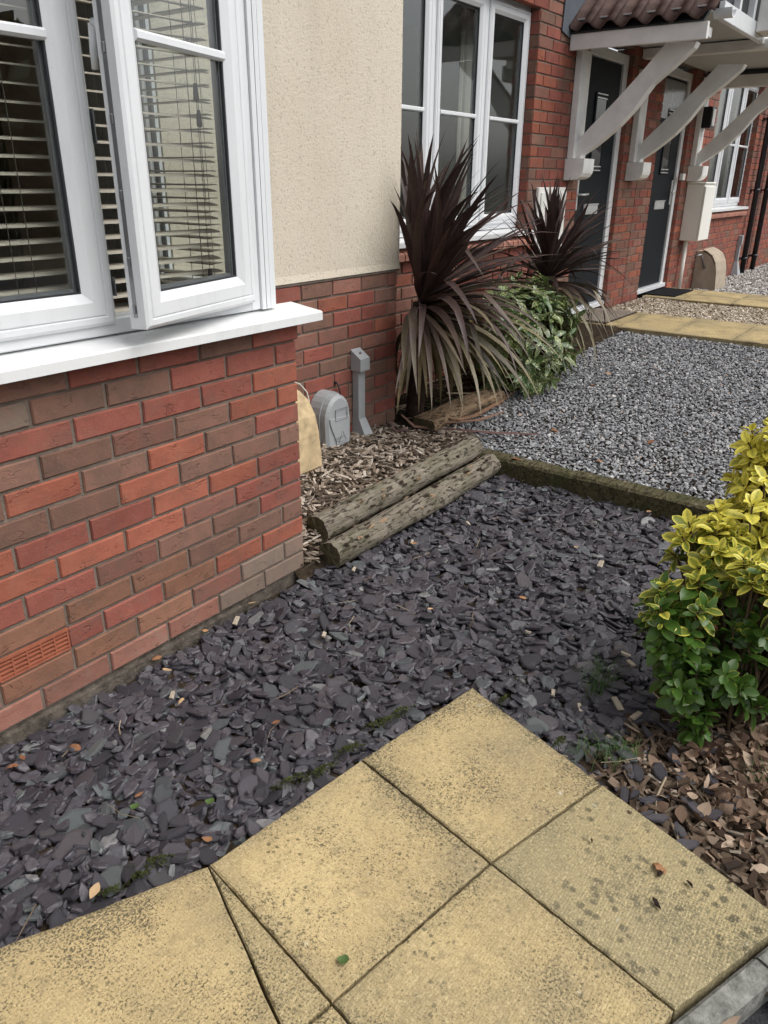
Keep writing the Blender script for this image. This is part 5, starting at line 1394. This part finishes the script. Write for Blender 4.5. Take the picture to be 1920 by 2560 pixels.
for px_, py_, lab, zz in [(858, 2405, 'small dark green leaf on the large buff slab', 0.0), (340, 2040, 'round bright green leaf on the near slate, left of another', -.02), (527, 2027, 'small bright green leaf on slate near the slab edge', -.02)]:
    p = ground_hit(px_, py_, lambda x, y: zz); o = bpy.data.objects.new('green_leaf', tmesh('green_leaf', dlt[1][0] * np.array([1, 1.3, .3]), dlt[1][1], GREENLEAF)); link(o, None, (p.x, p.y, zz + (.006 if zz == 0 else .03))); o.scale = (.026,) * 3; o.rotation_euler = (.1, .1, 2.0); tag(o, lab, 'leaf')

# moss beside the slabs: cushions of tiny grains
mp, ms_ = [], []
for (px_, py_, sx_, sy_, yaw) in [(800, 1925, .060, .016, 2.9), (720, 1950, .045, .014, 2.9), (960, 1800, .065, .015, 2.7), (1000, 1775, .04, .014, 2.7), (385, 2150, .05, .014, 2.6), (350, 2185, .03, .012, 2.6), (275, 2225, .03, .012, 2.6), (870, 1870, .045, .014, 2.8), (1260, 1745, .04, .012, .0), (1400, 1850, .03, .012, 0)]:
    p = ground_hit(px_, py_, lambda x, y: -.02); n = int(190 * sx_ / .05); u, v = rng.normal(0, .5, n) * sx_, rng.normal(0, .5, n) * sy_
    x = p.x + u * math.cos(yaw) - v * math.sin(yaw); y_ = p.y + u * math.sin(yaw) + v * math.cos(yaw); k_ = ~inpoly(x, y_, PAVED)
    mp.append(np.stack([x, y_, -.026 + .010 * np.exp(-(u / sx_) ** 2 * 2 - (v / sy_) ** 2 * 2) + rng.uniform(-.002, .003, n)], 1)[k_])
mp = np.concatenate(mp); N = len(mp); sz = rng.uniform(.003, .007, N)
o = scatter('moss', stt, mp, rot_arrays(rng.uniform(0, 6, N), rng.normal(0, .5, N), rng.normal(0, .5, N)), np.stack([sz, sz, sz], 1), MOSS); tag(o, 'green moss along the slab edge', None, None, 'stuff')
def grass(clumps):
    V, T = [], []
    for (px_, py_, n, h, sp_) in clumps:
        p = ground_hit(px_, py_, z_slate)
        for _ in range(n):
            a = random.uniform(0, 6.28); b = Vector((p.x + random.gauss(0, sp_), p.y + random.gauss(0, sp_), p.z)); l = h * random.uniform(.5, 1.2); w_ = .0012; o = len(V); d = Vector((math.cos(a), math.sin(a), 0)); q = Vector((-d.y, d.x, 0))
            for s_ in (0, .35, .7, 1): 
                c = b + d * l * .75 * s_ * s_ + Vector((0, 0, l * (s_ - .45 * s_ * s_))); V += [(c - q * w_ * (1.05 - s_))[:], (c + q * w_ * (1.05 - s_))[:]]
            for k_ in range(3): T += [(o + 2 * k_, o + 2 * k_ + 1, o + 2 * k_ + 3), (o + 2 * k_, o + 2 * k_ + 3, o + 2 * k_ + 2)]
    o = link(bpy.data.objects.new('grass', fast_mesh('grass', np.array(V), np.array(T), GRASSM))); tag(o, 'thin green grass blades growing through slate', None, None, 'stuff')
grass([(1490, 1730, 46, .16, .02), (1530, 1900, 50, .09, .03), (1450, 1880, 24, .05, .02), (1560, 1890, 30, .07, .02), (1410, 1230, 40, .03, .03), (1500, 1700, 20, .12, .03), (1880, 1960, 14, .12, .02)])

# ================================================================== PLANTS
def strap_leaf(base, d, L, W, droop, age, fold=.35, roll=0.0, n=9):
    d = Vector(d).normalized(); base = Vector(base); pts = []
    hz = Vector((d.x, d.y, 0)); hz = hz.normalized() if hz.length > .05 else Vector((1, 0, 0))
    dirn = d.copy(); p = base.copy(); step = L / n; out = [p.copy()]
    kink = random.choice((4, 5, 6)) if random.random() < .13 and d.z < .75 else -1; sway = Vector((random.gauss(0, .035), random.gauss(0, .035), 0))
    for i in range(n):
        if i == kink: dirn = (dirn + Vector((random.gauss(0, .25), random.gauss(0, .25), -random.uniform(.5, 1.3)))).normalized()
        dirn = dirn + sway
        dirn = (dirn + Vector((0, 0, -1)) * droop * (i + 1) / n * .5).normalized(); p = p + dirn * step; out.append(p.copy())
    V, E = [], []
    for i, p in enumerate(out):
        t_ = i / n; tan = (out[min(i + 1, n)] - out[max(i - 1, 0)]).normalized()
        sd_ = tan.cross(Vector((0, 0, 1))); sd_ = sd_.normalized() if sd_.length > .15 else Vector((-hz.y, hz.x, 0))
        nm = sd_.cross(tan).normalized()
        sd2 = sd_ * math.cos(roll) + nm * math.sin(roll); nm2 = sd2.cross(tan).normalized()
        w_ = W * .5 * (min(1, .55 + 1.4 * t_) if t_ < .32 else (1 - ((t_ - .32) / .68) ** 1.7)) + .0006
        f = fold * w_ * (1 - t_ * .6)
        V += [(p - sd2 * w_ + nm2 * f)[:], p[:], (p + sd2 * w_ + nm2 * f)[:]]; E += [1, 0, 1]
    F = []
    for i in range(n):
        a = 3 * i; F += [(a, a + 1, a + 4, a + 3), (a + 1, a + 2, a + 5, a + 4)]
    return V, F, E, out

def palm(label, base, crown, Lr, Wl, nleaf, ok, seed, upbias, trunk_r, drooping, lean=None):
    rr = random.Random(seed); t = thing('purple_palm', label, 'palm', base)
    b, c = Vector(base), Vector(crown)
    pts = [b + (c - b) * s_ + Vector((.012 * math.sin(s_ * 5), .010 * math.cos(s_ * 4), 0)) for s_ in [i / 10 for i in range(11)]]
    MB().tube(pts, [trunk_r * (1.2 - .25 * i / 10 + rr.uniform(-.06, .06)) for i in range(11)], 12).build('trunk', BARK, t)
    made = 0; tries = 0
    while made < nleaf and tries < nleaf * 60:
        tries += 1
        u = made / nleaf                                     # 0 youngest (top) .. 1 oldest
        el = math.radians(88 - 138 * u ** upbias + rr.gauss(0, 9)); az = rr.uniform(0, 2 * math.pi)
        d = (math.cos(el) * math.cos(az), math.cos(el) * math.sin(az), math.sin(el))
        L = Lr * rr.uniform(.78, 1.08) * (.92 + .1 * math.sin(u * 3)); age = min(1, max(0, (u - .38) * 1.7)) + rr.gauss(0, .12)
        droop = (.08 + .25 * rr.random()) if u < .42 else (drooping * (u - .30) * 1.3 + .45 * rr.random())
        cp = c + Vector((0, 0, .10 - .30 * u * (c.z - b.z) / .9)) + Vector((d[0], d[1], 0)) * trunk_r * .6
        V, F, E, out = strap_leaf(cp, d, L, Wl * rr.uniform(.8, 1.15) * (1 - .32 * u), droop, age, .38, rr.uniform(-.5, .5))
        if not ok(out): continue
        me = bpy.data.meshes.new('leaf'); me.from_pydata(V, [], F); me.materials.append(PALML)
        me.attributes.new('edge', 'FLOAT', 'POINT').data.foreach_set('value', np.array(E, np.float32))
        me.attributes.new('age', 'FLOAT', 'POINT').data.foreach_set('value', np.full(len(V), age, np.float32) + np.repeat(np.linspace(-.05, .1, len(V) // 3), 3).astype(np.float32))
        me.polygons.foreach_set('use_smooth', [True] * len(F))
        link(bpy.data.objects.new('leaf', me), t); made += 1
    return t
def ok1(out):
    for p in out:
        if p.y > Y2 - .03 or p.z < z_gravel(p.x, p.y) + .05 or (p.y < .47 and p.z < .30 and p.x < 2.2): return False
        if p.x < XC + .03 and p.y > Y1 - .03: return False
        if p.x < 1.24 + (p.y - .5) * 1.36 + (.05 if p.z < .75 else 0): return False
        if p.y > Y2 - .11 and abs(p.z - 1.07) < .06: return False
    return True
palm('tall purple palm with drooping olive lower leaves beside the rendered corner', (1.565, .535, .13), (1.535, .50, .815), .80, .047, 235, ok1, 21, .95, .045, .48)
def ok2(out):
    for p in out:
        if p.y > Y2 - .03 or p.z < z_gravel(p.x, p.y) + .03: return False
        if p.y > Y2 - .11 and abs(p.z - 1.07) < .06: return False
    return True
palm('smaller purple palm farther along, in front of the white meter box', (2.98, .44, .20), (2.98, .44, .80), .62, .036, 200, ok2, 5, .95, .04, .5)

def oval_leaf(L, W, fold, curve, n=5, serr=0.0, point=1.0):
    """in its own frame: along +X, normal +Z; five columns for the margin's colour"""
    V, E, F = [], [], []
    for i in range(n + 1):
        t_ = i / n; w_ = W * .5 * ((math.sin(math.pi * t_ ** .8) ** .8) if point > 1 else (math.sin(math.pi * min(1, t_ ** 1.25)) ** .6)) * (1 if 0 < i < n else 0) + .0004
        if serr and 0 < i < n: w_ *= 1 + serr * (1 if i % 2 else -1)
        zc = -curve * L * t_ * t_
        for s_, e in ((-1, 1.0), (-.62, .45), (0, 0.0), (.62, .45), (1, 1.0)):
            V.append((L * t_, s_ * w_, zc + fold * abs(s_) * w_)); E.append(max(e, .9 if i in (n,) else e))
    for i in range(n):
        for k_ in range(4): a = 5 * i + k_; F.append((a, a + 1, a + 6, a + 5))
    return np.array(V), np.array(E), F

def rosette_plant(t, centres, mat, L0, L1, wratio, per, spread, droop, yel, okf, budget, fold, curve, serr=0, name='leaf', point=1.0, stemmat=None, root=None):
    items = []
    for (c, axis, s_) in centres:
        ax = Vector(axis).normalized(); q = ax.orthogonal().normalized(); r_ = ax.cross(q); a0 = random.uniform(0, 6.28)
        for k_ in range(per):
            a = a0 + k_ * 2.4; tilt = spread * (.55 + .75 * k_ / per) + random.gauss(0, .12)
            d = (ax * math.cos(tilt) + (q * math.cos(a) + r_ * math.sin(a)) * math.sin(tilt)).normalized()
            d = (d + Vector((0, 0, -1)) * droop * random.uniform(.5, 1.2)).normalized()
            L = random.uniform(L0, L1) * s_ * (.62 + .5 * k_ / per); p = Vector(c) - ax * (.010 + .010 * k_ / per * 3) * (L / .05)
            up = (ax - d * ax.dot(d)); up = up.normalized() if up.length > .05 else d.orthogonal().normalized()
            sd_ = up.cross(d)
            M = np.array([d[:], sd_[:], up[:]]).T
            v, e, f = oval_leaf(L, L * wratio * random.uniform(.85, 1.15), fold * random.uniform(.4, 1.3), curve * random.uniform(.2, 1.6), 7, serr, point)
            vw = v @ M.T + np.array(p[:])
            if not okf(vw): continue
            items.append((vw, e, f, yel(Vector(c), k_ / per), L))
    cen = np.array([i[0].mean(0) for i in items]); big, rest = pick_largest(cen, np.array([i[4] for i in items]), budget)
    for i in big:
        v, e, f, y_, L = items[i]; me = bpy.data.meshes.new(name); me.from_pydata(v.tolist(), [], f); me.materials.append(mat)
        me.attributes.new('edge', 'FLOAT', 'POINT').data.foreach_set('value', e.astype(np.float32)); me.attributes.new('yel', 'FLOAT', 'POINT').data.foreach_set('value', np.full(len(v), y_, np.float32))
        me.polygons.foreach_set('use_smooth', [True] * len(f)); link(bpy.data.objects.new(name, me), t)
    if len(rest):
        V, T, E, Yl, off = [], [], [], [], 0
        for i in rest:
            v, e, f, y_, L = items[i]; V.append(v); E.append(e); Yl.append(np.full(len(v), y_)); f = np.array(f) + off; T.append(np.concatenate([f[:, [0, 1, 2]], f[:, [0, 2, 3]]])); off += len(v)
        o = link(bpy.data.objects.new('foliage', fast_mesh('foliage', np.concatenate(V), np.concatenate(T), mat, {'edge': np.concatenate(E), 'yel': np.concatenate(Yl)}, False)), t); o['kind'] = 'stuff'
    if stemmat:
        sb_ = MB(); rt_ = Vector(root)
        for (c, ax, s_) in centres:
            c = Vector(c); a = Vector(ax).normalized(); b = Vector((rt_.x + (c.x - rt_.x) * .25 + random.gauss(0, .02), rt_.y + (c.y - rt_.y) * .25 + random.gauss(0, .02), rt_.z))
            mid_ = b.lerp(c, .55) + Vector((random.gauss(0, .015), random.gauss(0, .015), .02)); sb_.tube([b, mid_, c - a * .03, c], [.006, .0045, .003, .002], 6, 0, False)
        o = sb_.build('stems', stemmat, t); o['kind'] = 'stuff'

# spotted laurel between the palms
au = thing('laurel_shrub', 'spotted laurel with cream-splashed glossy leaves growing between the two palms', 'shrub', (2.5, .42, .16))
cs_ = []
for _ in range(170):
    a, b = random.uniform(0, 6.28), random.uniform(-.75, 1.45); r_ = random.uniform(.75, 1.05)
    c = Vector((2.53 + .50 * r_ * math.cos(b) * math.cos(a),   .35 + .30 * r_ * math.cos(b) * math.sin(a),   .50 + .38 * r_ * math.sin(b)))
    if c.y > Y2 - .10 or c.z < .2: continue
    ax = (c - Vector((2.53, .40, .36))).normalized(); cs_.append((c, ax + Vector((0, 0, .15)), random.uniform(.8, 1.15)))
rosette_plant(au, cs_, AUCUBA, .095, .15, .34, 7, 1.05, .55, lambda c, u: random.uniform(.30, .62), lambda v: v[:, 1].max() < Y2 - .03 and v[:, 2].min() > .15, 260, .25, .30, .10, 'leaf', 1.2, STEM, (2.42, .45, .17))

# golden variegated shrub in the foreground
eu = thing('golden_shrub', 'golden variegated evergreen shrub growing from leaf litter beside the slabs', 'shrub', (.08, -1.62, -.02))
cs_ = []
def lobe(c, r, n, s=1.0, zs=1.0):
    c = Vector(c)
    for _ in range(n):
        v = Vector((random.gauss(0, 1), random.gauss(0, 1), random.gauss(0, 1))).normalized(); rr_ = r * random.uniform(.55, 1.0)
        p = c + Vector((v.x * rr_, v.y * rr_, v.z * rr_ * zs))
        if p.z < .03: continue
        cs_.append((p, (v * .8 + Vector((0, 0, .75))), s * random.uniform(.85, 1.2)))
lobe((-.03, -1.44, .27), .125, 34); lobe((.02, -1.42, .34), .12, 22); lobe((.14, -1.45, .46), .115, 26, 1.1); lobe((.26, -1.50, .50), .12, 26, 1.1)
lobe((.40, -1.50, .60), .10, 20); lobe((.46, -1.56, .67), .10, 18); lobe((.43, -1.48, .70), .07, 9); lobe((.52, -1.52, .74), .08, 10); lobe((.10, -1.60, .38), .13, 30); lobe((.22, -1.66, .42), .15, 26); lobe((.36, -1.68, .55), .15, 24)
lobe((-.05, -1.64, .17), .075, 9); lobe((-.14, -1.545, .09), .06, 10, .8); lobe((.02, -1.50, .16), .12, 20); lobe((.12, -1.76, .26), .15, 22); lobe((.3, -1.85, .45), .2, 24); lobe((.48, -1.8, .6), .16, 16)
lobe((-.115, -1.50, .17), .06, 9); lobe((-.06, -1.47, .17), .09, 16); lobe((-.02, -1.58, .22), .11, 18); lobe((-.07, -1.41, .33), .06, 8)
def yel(c, u):
    h = (c.z - .30) / .19 - max(0, c.x - .30) * 4.0
    return min(1.12, max(.12,   .20 + .75 * h + random.gauss(0, .22) - .22 * u))
rosette_plant(eu, cs_, EUON, .036, .072, .50, 8, 1.0, .18, yel, lambda v: v[:, 2].min() > -.005 and v[:, 0].min() > -.34, 300, .30, .28, 0, 'leaf', 1.0, STEM, (.10, -1.62, -.02))
sb_ = MB()
for (a, b, r_) in [((.04, -1.58, -.03), (.0, -1.46, .25), .010), ((.08, -1.62, -.03), (.2, -1.5, .42), .013), ((.1, -1.66, -.03), (.25, -1.66, .4), .012), ((.02, -1.62, -.03), (-.04, -1.62, .15), .007), ((.14, -1.64, -.03), (.42, -1.56, .6), .014), ((.0, -1.6, -.03), (-.12, -1.54, .08), .006)]:
    a, b = Vector(a), Vector(b); sb_.tube([a, a.lerp(b, .4) + Vector((.015, -.01, .02)), b], [r_, r_ * .8, r_ * .5], 8)
sb_.build('trunk', STEM, eu)
# three withered leaves caught in the shrub
for i, (dx, dy, dz, yaw) in enumerate([(0, 0, 0, 2.2), (.012, -.016, -.012, .7), (-.002, -.01, -.018, -1.4)]):
    o = bpy.data.objects.new('withered_leaf', om[i]); link(o, eu, (-.015 + dx, -1.505 + dy, .295 + dz)); o.scale = (.034,) * 3; o.rotation_euler = (.5, .9, yaw)

# low weeds in the planting bed
wd_ = thing('weed_patch', None, None, (2.0, .5, .15))
cs_ = []
for _ in range(150):
    x = random.uniform(1.6, 3.6); cs_.append((Vector((x, random.uniform(.38, .72), z_gravel(x, 0) + .03 + random.random() * .06)), (random.gauss(0, .3), random.gauss(0, .3), 1), random.uniform(.6, 1.2)))
V, T, E, Yl, off = [], [], [], [], 0
for (c, ax, s_) in cs_:
    for k_ in range(5):
        a = random.uniform(0, 6.28); d = Vector((math.cos(a), math.sin(a), .4)).normalized(); up = Vector((0, 0, 1)); sd2 = up.cross(d).normalized(); up = d.cross(sd2)
        v, e, f = oval_leaf(.028 * s_, .016 * s_, .2, .3, 3); v = v @ np.array([d[:], sd2[:], up[:]]) + np.array(c[:]); V.append(v); E.append(e); Yl.append(np.full(len(v), .3)); f = np.array(f) + off; T.append(np.concatenate([f[:, [0, 1, 2]], f[:, [0, 2, 3]]])); off += len(v)
COL.objects.unlink(wd_)
o = link(bpy.data.objects.new('weeds', fast_mesh('weeds', np.concatenate(V), np.concatenate(T), HERB, {'edge': np.concatenate(E), 'yel': np.concatenate(Yl)}, False))); tag(o, 'low dark weeds under the palms', None, None, 'stuff')

# dry palm leaves fallen on the bed edge
for i, (pts, w_) in enumerate([([(1.55, .40, .20), (1.66, .30, .16), (1.80, .27, .155), (2.15, .28, .17), (2.35, .30, .185)], .013), ([(1.56, .36, .15), (1.75, .22, .15), (1.95, .16, .165)], .010),
                               ([(1.40, .52, .21), (1.42, .44, .15), (1.47, .38, .14), (1.52, .40, .16)], .012), ([(1.52, .30, .14), (1.60, .05, .145), (1.72, -.18, .15)], .009), ([(1.27, .50, .20), (1.28, .47, .15), (1.36, .44, .15)], .010)]):
    mb = MB(); pts = [Vector(p) for p in pts]; sm2_ = []
    for a, b in zip(pts[:-1], pts[1:]): sm2_ += [a.lerp(b, t_) for t_ in (0, .25, .5, .75)]
    sm2_.append(pts[-1]); n = len(sm2_); vs = []
    for k_, p in enumerate(sm2_):
        tan = (sm2_[min(k_ + 1, n - 1)] - sm2_[max(k_ - 1, 0)]).normalized(); q = Vector((-tan.y, tan.x, .25)).normalized(); ww = w_ * math.sin(math.pi * min(.97, .12 + .85 * k_ / n))
        vs += [(p - q * ww + Vector((0, 0, .004)))[:], p[:], (p + q * ww + Vector((0, 0, .006)))[:]]
    mb.add(vs, [f for k_ in range(n - 1) for f in ((3 * k_, 3 * k_ + 1, 3 * k_ + 4, 3 * k_ + 3), (3 * k_ + 1, 3 * k_ + 2, 3 * k_ + 5, 3 * k_ + 4))], 0, True)
    o = mb.build('dead_palm_leaf', plain('dead_strap_leaf', (0.20 - .02 * i, 0.115 - .012 * i, 0.07), 0.7, 0.2, 0.25, 18))
    tag(o, ['longest dead palm strap lying along the split pale log', 'dead palm strap crossing the gravel beside the split log', 'curled dead palm strap hooped over the split log end', 'dark dead strap reaching over the gravel toward the timber', 'short curled dead strap against the rendered wall foot'][i], 'dead leaf', 'dead palm straps below the palms')

# ================================================================== what the windows reflect: trees across the road
V, T, E, Yl, off = [], [], [], [], 0
N = 6500
tx = rng.uniform(-18, 19, N); hh = 4.4 + 1.0 * np.sin(tx * .55) + .7 * np.sin(tx * 1.7 + 1)
ty = -21 + rng.normal(0, .8, N); tz = rng.uniform(0, 1, N) ** .8 * hh
sz = rng.uniform(.25, .6, N)
quad = np.array([[-1, 0, -.6], [1, 0, -.5], [.8, .2, .6], [-.9, .15, .5]])
ang = rng.uniform(0, 6.28, N)
Rm = rot_arrays(ang, rng.normal(0, .8, N), rng.normal(0, .8, N))
vv = np.einsum('nij,nkj->nki', Rm, quad[None] * sz[:, None, None]) + np.stack([tx, ty, tz], 1)[:, None]
tt = (np.array([[0, 1, 2], [0, 2, 3]])[None] + (np.arange(N) * 4)[:, None, None]).reshape(-1, 3)
o = link(bpy.data.objects.new('treeline', fast_mesh('treeline', vv.reshape(-1, 3), tt, FARLEAF, {'edge': np.tile([.2, .6, .9, .4], N), 'yel': np.repeat(rng.uniform(.2, .7, N), 4)})))
tag(o, 'row of trees across the road', None, None, 'stuff')
